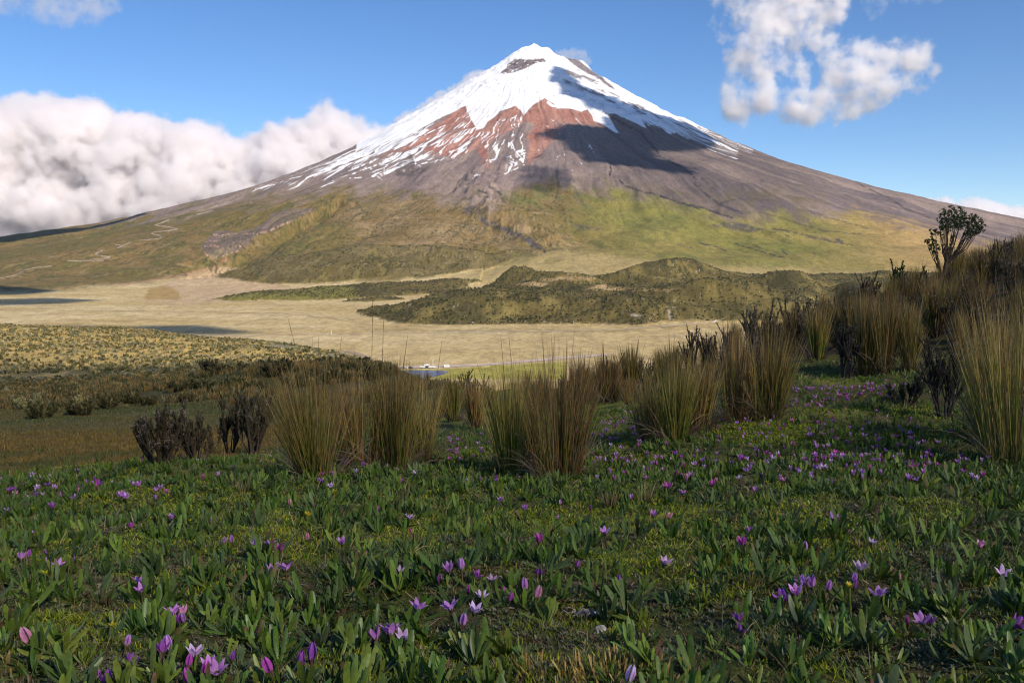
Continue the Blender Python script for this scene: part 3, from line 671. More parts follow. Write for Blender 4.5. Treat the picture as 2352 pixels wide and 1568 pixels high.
def near_land():
    px = np.concatenate([np.linspace(-2400, -120, 60)[:-1], np.linspace(-120, 2472, 1250), np.linspace(2472, 4800, 60)[1:]])
    d = np.exp(np.linspace(math.log(.5), math.log(9), 380))
    d = np.concatenate([d[:-1], np.exp(np.linspace(math.log(9), math.log(110), 330))[:-1], np.exp(np.linspace(math.log(110), math.log(830), 420))])
    D = np.repeat(d[:, None], len(px), 1); PX = np.repeat(px[None, :], len(d), 0)
    X, Y, Z = near_pt(PX, D)
    # shrub and tussock relief on the far hill
    n = vnoise(X / .9, Y / 4, 421) * .62 + vnoise(X / 4.2, Y / 20, 422) * .38
    cl = ss(.56, .70, n)
    far = ss(60, 120, D) * ss(760, 600, D)
    tu = ss(.45, .7, vnoise(X / .55, Y / 6, 424))
    Z = Z + far * (cl * .22 + .08 * tu)
    sx, sy = proj(X, Y, Z)
    wx = 10 * fbm(X / 3, Y / 3, 3, 431) ; sxw = sx + wx; syw = sy + wx * .5
    a = fbm(X / .35, Y / .5, 4, 433); b = fbm(X / 1.4, Y / 2.2, 3, 437); g = fbm(X / 12, Y / 14, 3, 441)
    c = np.zeros(X.shape + (3,)) + np.array([.085, .088, .022])
    c = mixc(c, (.19, .20, .024), np.clip(b * 1.6 + .15, 0, 1))                  # moss
    c = mixc(c, (.075, .048, .026), np.clip(a * 1.5 - .35, 0, 1))                 # peat
    c = mixc(c, (.15, .12, .07), ss(.55, .8, vnoise(X / .06, Y / .08, 445)) * (D < 9) * .5)
    # brown meadow beyond the near crest on the left
    bm = ss(8.3, 10.5, D + 1.2 * fbm(PX / 90, D / 3, 3, 450)) * ss(760, 560, PX) * ss(60, 45, D)
    c = mixc(c, (.155, .105, .026), bm)
    c = mixc(c, (.075, .070, .018), bm * np.clip(g * 1.6 + b * .5, 0, 1) * .8)
    c = mixc(c, (.115, .118, .050), ss(26, 34, D + 6 * g) * ss(62, 48, D) * ss(760, 600, PX) * .8)
    # tussocky rise in the middle distance
    c = mixc(c, (.085, .075, .022), ss(48, 60, D) * ss(150, 110, D) * ss(1200, 900, PX))
    # right bank
    c = mixc(c, (.06, .045, .02), ss(12, 16, D) * ss(1350, 1600, PX))
    # the sunlit golden hill on the left
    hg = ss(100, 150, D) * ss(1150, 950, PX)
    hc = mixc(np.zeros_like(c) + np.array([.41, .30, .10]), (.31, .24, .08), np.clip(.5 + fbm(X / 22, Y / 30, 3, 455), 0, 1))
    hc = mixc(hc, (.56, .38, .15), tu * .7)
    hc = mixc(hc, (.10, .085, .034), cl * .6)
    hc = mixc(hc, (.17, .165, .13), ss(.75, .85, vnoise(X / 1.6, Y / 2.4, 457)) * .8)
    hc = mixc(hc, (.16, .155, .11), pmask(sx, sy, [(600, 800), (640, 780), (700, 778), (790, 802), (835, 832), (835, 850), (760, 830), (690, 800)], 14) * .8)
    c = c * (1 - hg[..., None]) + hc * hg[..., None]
    c = mixc(c, (.09, .082, .03), ss(100, 140, D) * ss(1000, 1200, PX))
    rs = np.random.default_rng(3).random(X.shape)
    c = c * (1 + .25 * (rs - .5) + .12 * a)[..., None]
    return px, d, X, Y, Z, c
NPX, ND, NX, NY, NZ, NC = near_land()
M_NEAR = mat_terrain("hillside_soil", 55.0, .03, .5)
hill_o = link("ground", np_mesh("ground", np.stack([NX, NY, NZ], -1).reshape(-1, 3), grid_faces(*NX.shape), M_NEAR, NC.reshape(-1, 3)))
tag(hill_o, "mossy flower meadow falling away to a golden hill and the plain", kind='structure')

# ground behind and beside the viewer, so the land does not end at the frame
def back_land():
    xs = np.linspace(-900, 900, 60); ys = np.linspace(-900, 0.2, 40)
    X, Y = np.meshgrid(xs, ys)
    Z = 98.9 + .00006 * Y * Y + .25 * np.clip(X, -40, 200) * ss(10, 120, np.abs(X)) - 1.0 * ss(0, 400, -Y) * 20
    return link("ground_behind", np_mesh("ground_behind", np.stack([X, Y, Z], -1).reshape(-1, 3), grid_faces(*X.shape), M_NEAR, np.zeros((X.size, 3)) + np.array([.08, .08, .025])))
tag(back_land(), kind='structure')
# ------------------------------------------------------------------ clouds and air
def mat_cloud_solid():
    m, nt, nn, ln = new_mat("cloud_shell")
    out = nn("ShaderNodeOutputMaterial"); d = nn("ShaderNodeBsdfDiffuse"); d.inputs[0].default_value = (.9, .9, .92, 1)
    t = nn("ShaderNodeBsdfTranslucent"); t.inputs[0].default_value = (.9, .9, .92, 1)
    tr = nn("ShaderNodeBsdfTransparent")
    m1 = nn("ShaderNodeMixShader"); m1.inputs[0].default_value = .5; ln(d.outputs[0], m1.inputs[1]); ln(t.outputs[0], m1.inputs[2])
    m2 = nn("ShaderNodeMixShader"); ln(tr.outputs[0], m2.inputs[1]); ln(m1.outputs[0], m2.inputs[2])
    ob = nn("ShaderNodeObjectInfo")
    ln(ob.outputs['Alpha'], m2.inputs[0])
    ln(m2.outputs[0], out.inputs[0])
    return m
M_CLOUD = mat_cloud_solid()
def overhead_cloud(world_poly, zc, thick, label, opaque, seed, rag=120.0, cell=250.0):
    """a flat-based cumulus high above the land whose shadow falls on world_poly"""
    Q = [(p[0] + SUND[0] / SUND[2] * (zc - p[2]), p[1] + SUND[1] / SUND[2] * (zc - p[2])) for p in world_poly]
    q = np.array(Q); mn = q.min(0) - rag * 2; mx = q.max(0) + rag * 2
    n = 150
    X, Y = np.meshgrid(np.linspace(mn[0], mx[0], n), np.linspace(mn[1], mx[1], n))
    sd = poly_sd(X, Y, Q, 1e6) + rag * fbm(X / cell, Y / cell, 4, seed) + rag * .35 * fbm(X / cell * 5, Y / cell * 5, 3, seed + 5)
    top = np.where(sd > 0, thick * np.sqrt(1 - np.exp(-np.clip(sd, 0, None) / (thick * .8))) * (.75 + .5 * vnoise(X / cell * 2, Y / cell * 2, seed + 9)), 0)
    inside = sd > 0
    Zt = zc + top + 1.0; Zb = zc - .12 * top
    F4 = grid_faces(n, n); ins = inside.ravel()[F4].all(1); F4 = F4[ins]
    V = np.concatenate([np.stack([X, Y, Zt], -1).reshape(-1, 3), np.stack([X, Y, Zb], -1).reshape(-1, 3)])
    FC = np.concatenate([F4, F4[:, ::-1] + n * n])
    used = np.unique(FC); remap = np.zeros(len(V), int); remap[used] = np.arange(len(used))
    o = link("cloud", np_mesh("cloud", V[used], remap[FC], M_CLOUD))
    o.color = (1, 1, 1, opaque)
    tag(o, label, "cloud", None, "structure")
    return o
# shadow over the meadow, the right bank and the lower part of the left hill
def hp(px, d):
    X, Y, Z = near_pt(np.array([float(px)]), np.array([float(d)])); return (X[0], Y[0], Z[0])
shade = [hp(-1800, 215), hp(-300, 232), hp(0, 236), hp(200, 205), hp(420, 150), hp(560, 118), hp(700, 125), hp(860, 150), hp(1000, 150), hp(1500, 200), hp(2400, 120), hp(4000, 120), (500, -150, 99), (-500, -150, 99)]
overhead_cloud(shade, 2300, 120, "broad flat cloud overhead whose shade covers the meadow", .31, 601, 14, 60)
def sp(pts): return [surf(x, y) for x, y in pts]
overhead_cloud(sp(c1((1340, 330), (1440, 300), (1600, 420), (1900, 560), (2352, 700), (2500, 800), (2352, 860), (2080, 850), (2040, 900), (2352, 960), (2300, 1010), (2150, 1000), (1900, 960), (1700, 940), (1550, 900), (1430, 790), (1290, 770), (1360, 720), (1500, 680), (1700, 700), (1750, 640), (1650, 560), (1450, 470), (1380, 400))),
               5200, 200, "cumulus above the volcano that throws the large shadow on its right flank", .96, 611, 55, 170)
overhead_cloud(sp(c1((1180, 960), (1360, 960), (1520, 1050), (1400, 1110), (1200, 1130), (1050, 1100), (1170, 1050))), 4200, 60, "small ragged cloud below the large one above the volcano", .4, 621, 60, 90)
overhead_cloud(sp([(0, 655), (60, 660), (140, 668), (60, 676), (-200, 680), (-500, 670), (-300, 650)]), 2400, 90, "long cloud over the left end of the plain, nearer the mountain", .9, 631, 20, 160)
overhead_cloud(sp([(0, 690), (120, 686), (240, 690), (150, 697), (0, 702), (-300, 706), (-300, 690)]), 2400, 60, "thin cloud over the left end of the plain, in the middle", .75, 641, 12, 120)
overhead_cloud(sp([(100, 748), (300, 752), (470, 748), (540, 758), (620, 764), (500, 770), (300, 768), (120, 758)]), 2350, 50, "thin cloud over the near edge of the plain", .75, 651, 10, 80)
overhead_cloud(sp([(-400, 600), (0, 540), (120, 524), (330, 487), (340, 492), (240, 520), (120, 540), (0, 556), (-400, 620)]), 2600, 90, "cloud over the far left shoulder of the volcano", .9, 661, 20, 200)

# ---- volumetric clouds beyond the mountain: each is a set of lobe centres turned into a density grid
def mat_vol(dens):
    m, nt, nn, ln = new_mat("cloud_vapour")
    out = nn("ShaderNodeOutputMaterial"); v = nn("ShaderNodeVolumePrincipled")
    v.inputs['Color'].default_value = (1, .982, .985, 1)
    v.inputs['Anisotropy'].default_value = 0.2
    v.inputs['Density'].default_value = dens
    ln(v.outputs[0], out.inputs[1])
    return m
def cloud_nodes(name, mn, mx, res, R, rag, cell, mat, soft=.7):
    ng = bpy.data.node_groups.new(name, 'GeometryNodeTree')
    ng.interface.new_socket('Geometry', in_out='INPUT', socket_type='NodeSocketGeometry')
    ng.interface.new_socket('Geometry', in_out='OUTPUT', socket_type='NodeSocketGeometry')
    nn = ng.nodes.new; ln = ng.links.new
    gi = nn('NodeGroupInput'); go = nn('NodeGroupOutput')
    pr = nn('GeometryNodeProximity'); pr.target_element = 'POINTS'
    ln(gi.outputs[0], pr.inputs[0])
    pos = nn('GeometryNodeInputPosition')
    nz = nn('ShaderNodeTexNoise'); nz.inputs['Scale'].default_value = 1.0 / cell; nz.inputs['Detail'].default_value = 7; nz.inputs['Roughness'].default_value = .68
    ln(pos.outputs[0], nz.inputs['Vector'])
    mr = nn('ShaderNodeMapRange'); mr.inputs[1].default_value = .25; mr.inputs[2].default_value = .75; mr.inputs[3].default_value = -rag; mr.inputs[4].default_value = rag
    ln(nz.outputs['Fac'], mr.inputs[0])
    ad = nn('ShaderNodeMath'); ad.operation = 'ADD'
    ln(pr.outputs['Distance'], ad.inputs[0]); ln(mr.outputs[0], ad.inputs[1])
    de = nn('ShaderNodeMapRange'); de.interpolation_type = 'SMOOTHSTEP'
    de.inputs[1].default_value = R; de.inputs[2].default_value = R - rag * soft; de.inputs[3].default_value = 0; de.inputs[4].default_value = 1
    ln(ad.outputs[0], de.inputs[0])
    vc = nn('GeometryNodeVolumeCube')
    vc.inputs['Min'].default_value = mn; vc.inputs['Max'].default_value = mx
    vc.inputs['Resolution X'].default_value = res[0]; vc.inputs['Resolution Y'].default_value = res[1]; vc.inputs['Resolution Z'].default_value = res[2]
    ln(de.outputs[0], vc.inputs['Density'])
    sm = nn('GeometryNodeSetMaterial'); sm.inputs['Material'].default_value = mat
    ln(vc.outputs[0], sm.inputs[0]); ln(sm.outputs[0], go.inputs[0])
    return ng
def vapour_cloud(poly, Y0, depth, R, rag, cell, dens, voxel, label, seed, spacing=None, name="cloud", holes=(), soft=.7):
    """lobes fill the outline given in image positions at distance Y0, `depth` metres thick"""
    rng = np.random.default_rng(seed)
    w = [at_dist(px, py, Y0) for px, py in poly]
    P = np.array(w); mn2, mx2 = P.min(0), P.max(0)
    spacing = spacing or R * .9
    n = int((mx2[0] - mn2[0]) * (mx2[1] - mn2[1]) * depth / spacing ** 3 * 1.5) + 40
    x = rng.uniform(mn2[0], mx2[0], n); z = rng.uniform(mn2[1], mx2[1], n); y = rng.uniform(-.5, .5, n)
    sd = poly_sd(x, z, w, 1e6)
    # thinner towards its outline
    hd = np.sqrt(np.clip((sd - R * .55) / (depth * .5), 0, 1)) * depth
    ok = (sd > R * .55)
    for hl in holes: ok &= poly_sd(x, z, [at_dist(px, py, Y0) for px, py in hl], 1e6) < -R * .35
    x, z, y = x[ok], z[ok], Y0 + depth / 2 + y[ok] * hd[ok]
    V = np.stack([x, y, z], -1)
    cen = V.mean(0)
    me = bpy.data.meshes.new(name); me.from_pydata([tuple(v) for v in (V - cen)], [], [])
    o = link(name, me); o.location = cen
    pad = R + rag
    mn = (V - cen).min(0) - pad; mx = (V - cen).max(0) + pad
    res = [int(v) for v in np.maximum(8, (mx - mn) / voxel)]
    mat = mat_vol(dens)
    me.materials.append(mat)
    mod = o.modifiers.new("vapour", 'NODES'); mod.node_group = cloud_nodes("vapour", tuple(mn), tuple(mx), res, R, rag, cell, mat, soft)
    tag(o, label, "cloud", None, "structure")
    return o
vapour_cloud([(-700, 300), (-400, 240), (-200, 215), (-60, 190), (60, 196), (150, 210), (200, 235), (290, 252), (380, 258), (450, 272), (500, 292), (560, 296), (610, 280), (640, 252), (700, 236), (765, 236), (806, 262), (812, 290), (860, 270), (905, 262), (930, 300), (900, 420), (700, 520), (400, 600), (0, 640), (-700, 700)],
             11500, 1500, 175, 260, 620, .017, 28, "long bank of white and grey cumulus behind the volcano's left slope", 1)
vapour_cloud([(1625, -150), (1645, -20), (1640, 40), (1668, 110), (1662, 200), (1668, 262), (1712, 288), (1768, 262), (1850, 284), (1935, 280), (2012, 248), (2100, 225), (2165, 185), (2175, 140), (2150, 84), (2100, 72), (2040, 88), (1992, 84), (1965, 50), (1950, -150)],
             11500, 420, 52, 150, 380, .016, 14, "tall ragged white cloud at upper right with a blue gap", 2, 30, soft=1.15, holes=([(1832, 108), (1870, 92), (1900, 112), (1905, 160), (1900, 200), (1868, 205), (1850, 150)], [(1780, 165), (1800, 160), (1808, 190), (1795, 205)]))

vapour_cloud([(905, 300), (905, 268), (960, 240), (1010, 205), (1060, 178), (1105, 150), (1120, 175), (1060, 240), (960, 320)], 11300, 220, 56, 70, 260, .0120, 14, "thin white vapour rising behind the snowy left ridge of the volcano", 3)
vapour_cloud([(1270, 118), (1310, 108), (1345, 110), (1362, 135), (1350, 165), (1290, 160)], 11300, 150, 46, 50, 200, .0050, 12, "small white puff of vapour just right of the summit", 4)
vapour_cloud([(2120, 470), (2150, 455), (2200, 450), (2230, 455), (2270, 448), (2330, 470), (2420, 478), (2600, 470), (2600, 560), (2200, 540), (2120, 500)], 11500, 500, 70, 70, 300, .012, 22, "low grey-white cloud behind the right end of the volcano", 5)
vapour_cloud([(-300, -60), (-60, 10), (40, 38), (110, 52), (200, 45), (262, 15), (290, -60)], 11500, 400, 55, 90, 300, .0024, 20, "thin torn white cloud at the upper left corner", 6)
vapour_cloud([(1950, -80), (1985, 10), (2010, 45), (2030, 30), (2050, 5), (2180, 0), (2220, -80)], 11600, 150, 30, 60, 180, .0022, 16, "wispy cloud scrap along the top edge, right of the tall cloud", 7)
# ---- air
def haze():
    m, nt, nn, ln = new_mat("air")
    out = nn("ShaderNodeOutputMaterial"); v = nn("ShaderNodeVolumePrincipled")
    v.inputs['Color'].default_value = (.78, .86, 1.0, 1); v.inputs['Density'].default_value = HAZE
    v.inputs['Anisotropy'].default_value = .3
    ln(v.outputs[0], out.inputs[1])
    a, b = (-16500, -950, -40), (16500, 10400, 2230)
    V = [(x, y, z) for x in (a[0], b[0]) for y in (a[1], b[1]) for z in (a[2], b[2])]
    Fc = [(0, 1, 3, 2), (4, 6, 7, 5), (0, 4, 5, 1), (2, 3, 7, 6), (0, 2, 6, 4), (1, 5, 7, 3)]
    me = bpy.data.meshes.new("haze"); me.from_pydata(V, [], Fc); me.materials.append(m)
    o = link("haze", me); tag(o, "faint blue air between the meadow and the volcano", None, None, "stuff"); o.display_type = 'WIRE'
HAZE = 1.0e-5
haze()
# ------------------------------------------------------------------ growing things
DARK = 1.0
M_BLADE = mat_leaf("grass_blade", .25, .55, .25, .34, .016)
M_LEAF = mat_leaf("green_leaf", .22, .42, .40, .22, .02)
M_PETAL = mat_leaf("petal", .40, .50, .25, .22, .018)
M_TWIG = mat_leaf("twig", .0, .85, .1, .2, .01)
M_COVER = mat_leaf("ground_cover", .25, .55, .25, .0, .0)

def strips(base, yaw, lean, curl, length, width, prof, S, cols, across=2, fold=0.0, twist=None):
    """bent tapering blades. cols: (n,K,3) colours along the blade"""
    n = len(base)
    prof = np.interp(np.linspace(0, 1, S + 1), np.linspace(0, 1, len(prof)), prof)
    dx, dy = np.cos(yaw), np.sin(yaw)
    tw = np.zeros(n) if twist is None else twist
    p = base.astype(float).copy(); rows = []; ang = lean.copy()
    V = np.zeros((n, S + 1, across, 3)); 
    for s in range(S + 1):
        t = s / S
        a = lean + curl * t
        fwd = np.stack([np.sin(a) * dx, np.sin(a) * dy, np.cos(a)], -1)
        side = np.stack([-dy, dx, np.zeros(n)], -1)
        nor = np.cross(fwd, side)
        sd = side * np.cos(tw)[:, None] + nor * np.sin(tw)[:, None]
        nr = np.cross(fwd, sd)
        w = (width * prof[s])[:, None] / 2
        if across == 2:
            V[:, s, 0] = p - sd * w; V[:, s, 1] = p + sd * w
        else:
            V[:, s, 0] = p - sd * w - nr * w * fold; V[:, s, 1] = p; V[:, s, 2] = p + sd * w - nr * w * fold
        if s < S:
            a2 = lean + curl * (s + .5) / S
            p = p + np.stack([np.sin(a2) * dx, np.sin(a2) * dy, np.cos(a2)], -1) * (length / S)[:, None]
    q = np.arange(n)[:, None, None] * (S + 1) * across + np.arange(S)[None, :, None] * across + np.arange(across - 1)[None, None, :]
    FC = np.stack([q, q + 1, q + across + 1, q + across], -1).reshape(-1, 4)
    K = cols.shape[1]; tt = np.linspace(0, K - 1, S + 1); i0 = np.minimum(tt.astype(int), K - 2); f = (tt - i0)[None, :, None]
    C = cols[:, i0] * (1 - f) + cols[:, i0 + 1] * f
    C = np.repeat(C[:, :, None, :], across, 2).reshape(-1, 3)
    return V.reshape(-1, 3), FC, C
def join(parts):
    off = 0; V = []; FC = []; C = []
    for v, f, c in parts:
        V.append(v); FC.append(f + off); C.append(c); off += len(v)
    return np.concatenate(V), np.concatenate(FC), np.concatenate(C)
def pick(rng, pal, n, w=None, jit=.18):
    pal = np.array(pal, float); i = rng.choice(len(pal), n, p=w)
    return pal[i] * rng.uniform(1 - jit, 1 + jit, (n, 1)) * rng.uniform(.93, 1.07, (n, 3))
def ramp(*cs):
    return np.stack(cs, 1)
def tube(pts, rad, k=5):
    """tapering tube through pts; returns quads"""
    pts = np.array(pts, float); m = len(pts)
    t = np.gradient(pts, axis=0); t /= np.linalg.norm(t, axis=1)[:, None] + 1e-9
    ref = np.array([.31, .87, .2]); u = np.cross(t, ref); u /= np.linalg.norm(u, axis=1)[:, None] + 1e-9; v = np.cross(t, u)
    a = np.linspace(0, 2 * np.pi, k, endpoint=False)
    V = pts[:, None] + (u[:, None] * np.cos(a)[None, :, None] + v[:, None] * np.sin(a)[None, :, None]) * np.array(rad)[:, None, None]
    q = []
    for i in range(m - 1):
        for j in range(k):
            q.append((i * k + j, i * k + (j + 1) % k, (i + 1) * k + (j + 1) % k, (i + 1) * k + j))
    return V.reshape(-1, 3), np.array(q)

def copy_thing(root, loc, rz, scale, label=None):
    r = root.copy(); COL.objects.link(r)
    r.location = [float(v) for v in loc]; r.rotation_euler = (0, 0, rz); r.scale = (scale,) * 3 if np.isscalar(scale) else scale
    if label: r['label'] = label
    for ch in root.children:
        c = ch.copy(); COL.objects.link(c); c.parent = r
    return r

def scatter(rng, n, p0, p1, d0, d1, k=1.0):
    """k=1: even over the ground; smaller k: more of them close by"""
    u = rng.random(n); e = k + 1
    d = (u * (d1 ** e - d0 ** e) + d0 ** e) ** (1 / e)
    px = rng.uniform(p0, p1, n)
    return px, d
def on_ground(px, d):
    X, Y, Z = near_pt(px, d)
    return np.stack([X, Y, Z], -1)
_ML = ([-300, 0, 320, 640, 860, 1000, 1300, 1450, 1700, 1850, 2100, 2500], [9.0, 9.2, 9.4, 11, 14, 14, 15.5, 13.5, 12, 14, 12.5, 12])
def meadow_limit(px): return np.interp(px, *_ML)

# ---- tussock grass ------------------------------------------------------------------
def tussock_mesh(seed, nb, h, r0, spread, w, green, S=5, lean_x=0.0):
    rng = np.random.default_rng(seed)
    a = rng.uniform(0, 2 * np.pi, nb); rr = r0 * np.sqrt(rng.random(nb))
    # a few sub-clumps so that the outline is not a smooth fan
    kc = 5; ca = rng.uniform(0, 2 * np.pi, kc); cr = r0 * .75 * np.sqrt(rng.random(kc)); ci = rng.integers(0, kc, nb)
    bx = np.cos(ca[ci]) * cr[ci] + np.cos(a) * rr * .5; by = np.sin(ca[ci]) * cr[ci] + np.sin(a) * rr * .5
    base = np.stack([bx, by, np.full(nb, -.03)], -1)
    rad = np.hypot(bx, by) / r0
    yaw = np.arctan2(by, bx) + rng.normal(0, .55, nb)
    lean = np.abs(spread * .68 * (.10 + .75 * rad) + rng.normal(0, .06, nb))
    curl = rng.normal(.04, .09, nb) + .06 * rad
    L = h * 1.26 * rng.uniform(.45, 1.0, nb) ** .6 * (1 - .12 * rad)
    gsel = rng.random(nb) < green
    low = np.where(gsel[:, None], pick(rng, [(.12, .19, .015), (.08, .13, .015), (.20, .22, .03)], nb, None, .3), pick(rng, [(.20, .13, .04), (.12, .08, .03), (.36, .23, .07)], nb, None, .3))
    mid = np.where(gsel[:, None], pick(rng, [(.14, .18, .02), (.19, .19, .03), (.25, .20, .04)], nb, None, .3), pick(rng, [(.28, .18, .05), (.17, .11, .04), (.40, .27, .09)], nb, None, .3))
    tip = pick(rng, [(.34, .22, .07), (.24, .15, .055), (.18, .11, .05), (.44, .31, .12)], nb, None, .3)
    m1 = strips(base, yaw, lean, curl, L, w * rng.uniform(.6, 1.2, nb), [.8, 1, .9, .6, .12], S, ramp(low, mid, tip), 2, 0, rng.uniform(0, 3.1, nb))
    nd = nb // 5
    a = rng.uniform(0, 2 * np.pi, nd); rr = r0 * rng.uniform(.7, 1.1, nd)
    base = np.stack([np.cos(a) * rr, np.sin(a) * rr, np.full(nd, -.02)], -1)
    dead = pick(rng, [(.17, .12, .08), (.24, .17, .11), (.10, .07, .05)], nd)
    m2 = strips(base, a + rng.normal(0, .5, nd), rng.uniform(.3, .75, nd) * (.5 + spread), rng.uniform(.1, 1.5, nd), h * rng.uniform(.25, .7, nd), w * rng.uniform(.6, 1.1, nd), [.9, 1, .7, .2], S, ramp(dead * .8, dead, dead * 1.2), 2, 0, rng.uniform(0, 3.1, nd))
    ns = max(3, nb // 45)
    a = rng.uniform(0, 2 * np.pi, ns); rr = r0 * .7 * rng.random(ns)
    base = np.stack([np.cos(a) * rr, np.sin(a) * rr, np.zeros(ns)], -1)
    c0 = pick(rng, [(.12, .08, .03), (.16, .11, .04)], ns)
    m3 = strips(base, a, np.abs(rng.normal(.08, .09, ns)), rng.normal(.06, .06, ns), h * rng.uniform(1.0, 1.38, ns), np.full(ns, w * .95), [.8, .8, .8, .7, 1.5, 1.0, .2], 7, ramp(c0, c0, c0 * 1.1, c0 * .8), 2, 0, rng.uniform(0, 3.1, ns))
    return tuple((v_, f_, c_ * (DARK if h < .9 or w < .008 else .72)) for v_, f_, c_ in (m1, m2, m3))
def make_tussock(seed, nb, h, r0, spread, w, green, label, group, name="tussock_grass"):
    root = empty(name, (0, 0, -500)); tag(root, label, "tussock grass", group, "thing")
    for nm, (v, f, c) in zip(("blades", "dead_blades", "seed_stalks"), tussock_mesh(seed, nb, h, r0, spread, w, green)):
        link(nm, np_mesh(nm, v, f, M_BLADE, c), root)
    return root
G_T = "tussock grasses standing at the edge of the meadow"
# image base x, base y, height in m, radius, spread, share of green blades, label
HERO_T = [
 (735, 1098, .80, .13, .62, .55, "fan-shaped green and brown tussock grass beside the lilac flowers, leftmost of the near tussocks"),
 (838, 1072, .72, .12, .38, .35, "brown tussock grass behind the leafy plants, left part of the wide left cluster"),
 (905, 1078, .79, .16, .36, .50, "tallest tussock grass with long stalks in the middle of the wide left cluster"),
 (968, 1068, .73, .13, .42, .35, "greyish tussock grass leaning right at the right end of the wide left cluster"),
 (790, 1060, .60, .12, .55, .10, "low dry brown tussock grass between the fan-shaped tussock and the wide cluster"),
 (1178, 1094, .82, .105, .26, .75, "narrow upright bright green tussock grass left of the golden one in the centre"),
 (1285, 1102, .86, .15, .42, .40, "golden-brown tussock grass widening upward in the centre of the meadow edge"),
 (1222, 1080, .62, .09, .45, .10, "short dry tussock grass wedged between the green and the golden central tussocks"),
 (1548, 1018, .80, .12, .36, .70, "green tussock grass with golden foot standing alone right of the centre"),
 (1500, 1012, .60, .10, .50, .30, "drooping brown tussock grass touching the left side of the green tussock with golden foot"),
 (1605, 990, .70, .11, .35, .25, "brown tussock grass just behind the green tussock with golden foot"),
 (1692, 968, .84, .13, .26, .25, "dark brown tussock grass, left of the tall pair below the leafy sprigs"),
 (1762, 962, .86, .12, .34, .40, "golden-edged tussock grass, right of the tall pair below the leafy sprigs"),
 (1985, 862, .98, .12, .32, .30, "tall straw-coloured tussock grass behind the flower drift, leftmost of three on the bank"),
 (2030, 858, .98, .11, .25, .40, "tall tussock grass behind the flower drift, middle of three on the bank"),
 (2092, 852, .85, .10, .25, .20, "pale tussock grass behind the flower drift, rightmost of three on the bank"),
 (1876, 826, .80, .11, .45, .60, "small green-footed tussock grass at the far end of the flower meadow"),
 (2330, 1062, 1.12, .17, .40, .55, "huge green tussock grass with arching blades at the right edge of the picture"),
 (2440, 1020, 1.12, .17, .40, .45, "second huge tussock grass cut off by the right edge of the picture"),
 (2275, 1000, .95, .12, .40, .30, "brown tussock grass behind the huge one at the right edge"),
 (1043, 968, .78, .11, .30, .45, "tussock grass behind the wide left cluster, left of a pair"),
 (1098, 984, .72, .11, .35, .30, "tussock grass with dry foot in the gap between the left and central clusters"),
 (1330, 930, .85, .12, .32, .25, "brown tussock grass just behind the golden central tussock"),
 (1395, 922, .85, .12, .32, .30, "brown tussock grass in the row behind the narrow strip of flowers, at its left end"),
 (1450, 905, .85, .12, .32, .35, "brown tussock grass in the row behind the narrow strip of flowers, at its right end"),
]
NEARW = []
for i, (bx, by, h, r0, sp_, gr_, lab) in enumerate(HERO_T):
    p = near_at(bx, by, 3, 40); d = p[1]
    w = max(.0045, .00066 * d)
    t = make_tussock(700 + i, int(470 if d < 9 else 380), h, r0, sp_, w, gr_, lab, G_T)
    t.location = p; t.rotation_euler = (0, 0, 0)
    NEARW.append((bx, by, r0, p))
rng = np.random.default_rng(77)
G_B = "tussock grasses covering the right bank"
protoB = [make_tussock(800 + k, 230, .92, .12, .26 + .05 * (k % 3), .0095, [.15, .3, .45, .1, .25][k], "brown tussock grass in the dense growth that covers the right bank", G_B) for k in range(5)]
nB = 0
pxs, ds = scatter(rng, 1400, 1000, 2650, 12.5, 31, .6)
kept = []
for px, d in zip(pxs, ds):
    if d < meadow_limit(px) + .8: continue
    if px < 1330 and (d < 17 or rng.random() < .3): continue
    lim = np.interp(px, [1000, 1300, 1600, 1850, 2352, 2700], [24, 26, 27, 29, 34, 40])
    if d > lim: continue
    P = on_ground(np.array([px]), np.array([d]))[0]
    if any((P[0] - q[0]) ** 2 + (P[1] - q[1]) ** 2 < .50 ** 2 for q in kept): continue
    kept.append(P)
    s = rng.uniform(.6, 1.05) * np.interp(px, [1000, 1300, 1700, 2400], [.65, .72, .85, 1.0])
    if nB < len(protoB): o = protoB[nB]; o.location = P; o.rotation_euler = (0, 0, rng.uniform(0, 6)); o.scale = (s, s, s * rng.uniform(.85, 1.15))
    else: copy_thing(protoB[rng.integers(5)], P, rng.uniform(0, 6), (s, s, s * rng.uniform(.85, 1.15)))
    nB += 1
    if nB >= 185: break
print("bank tussocks", nB)
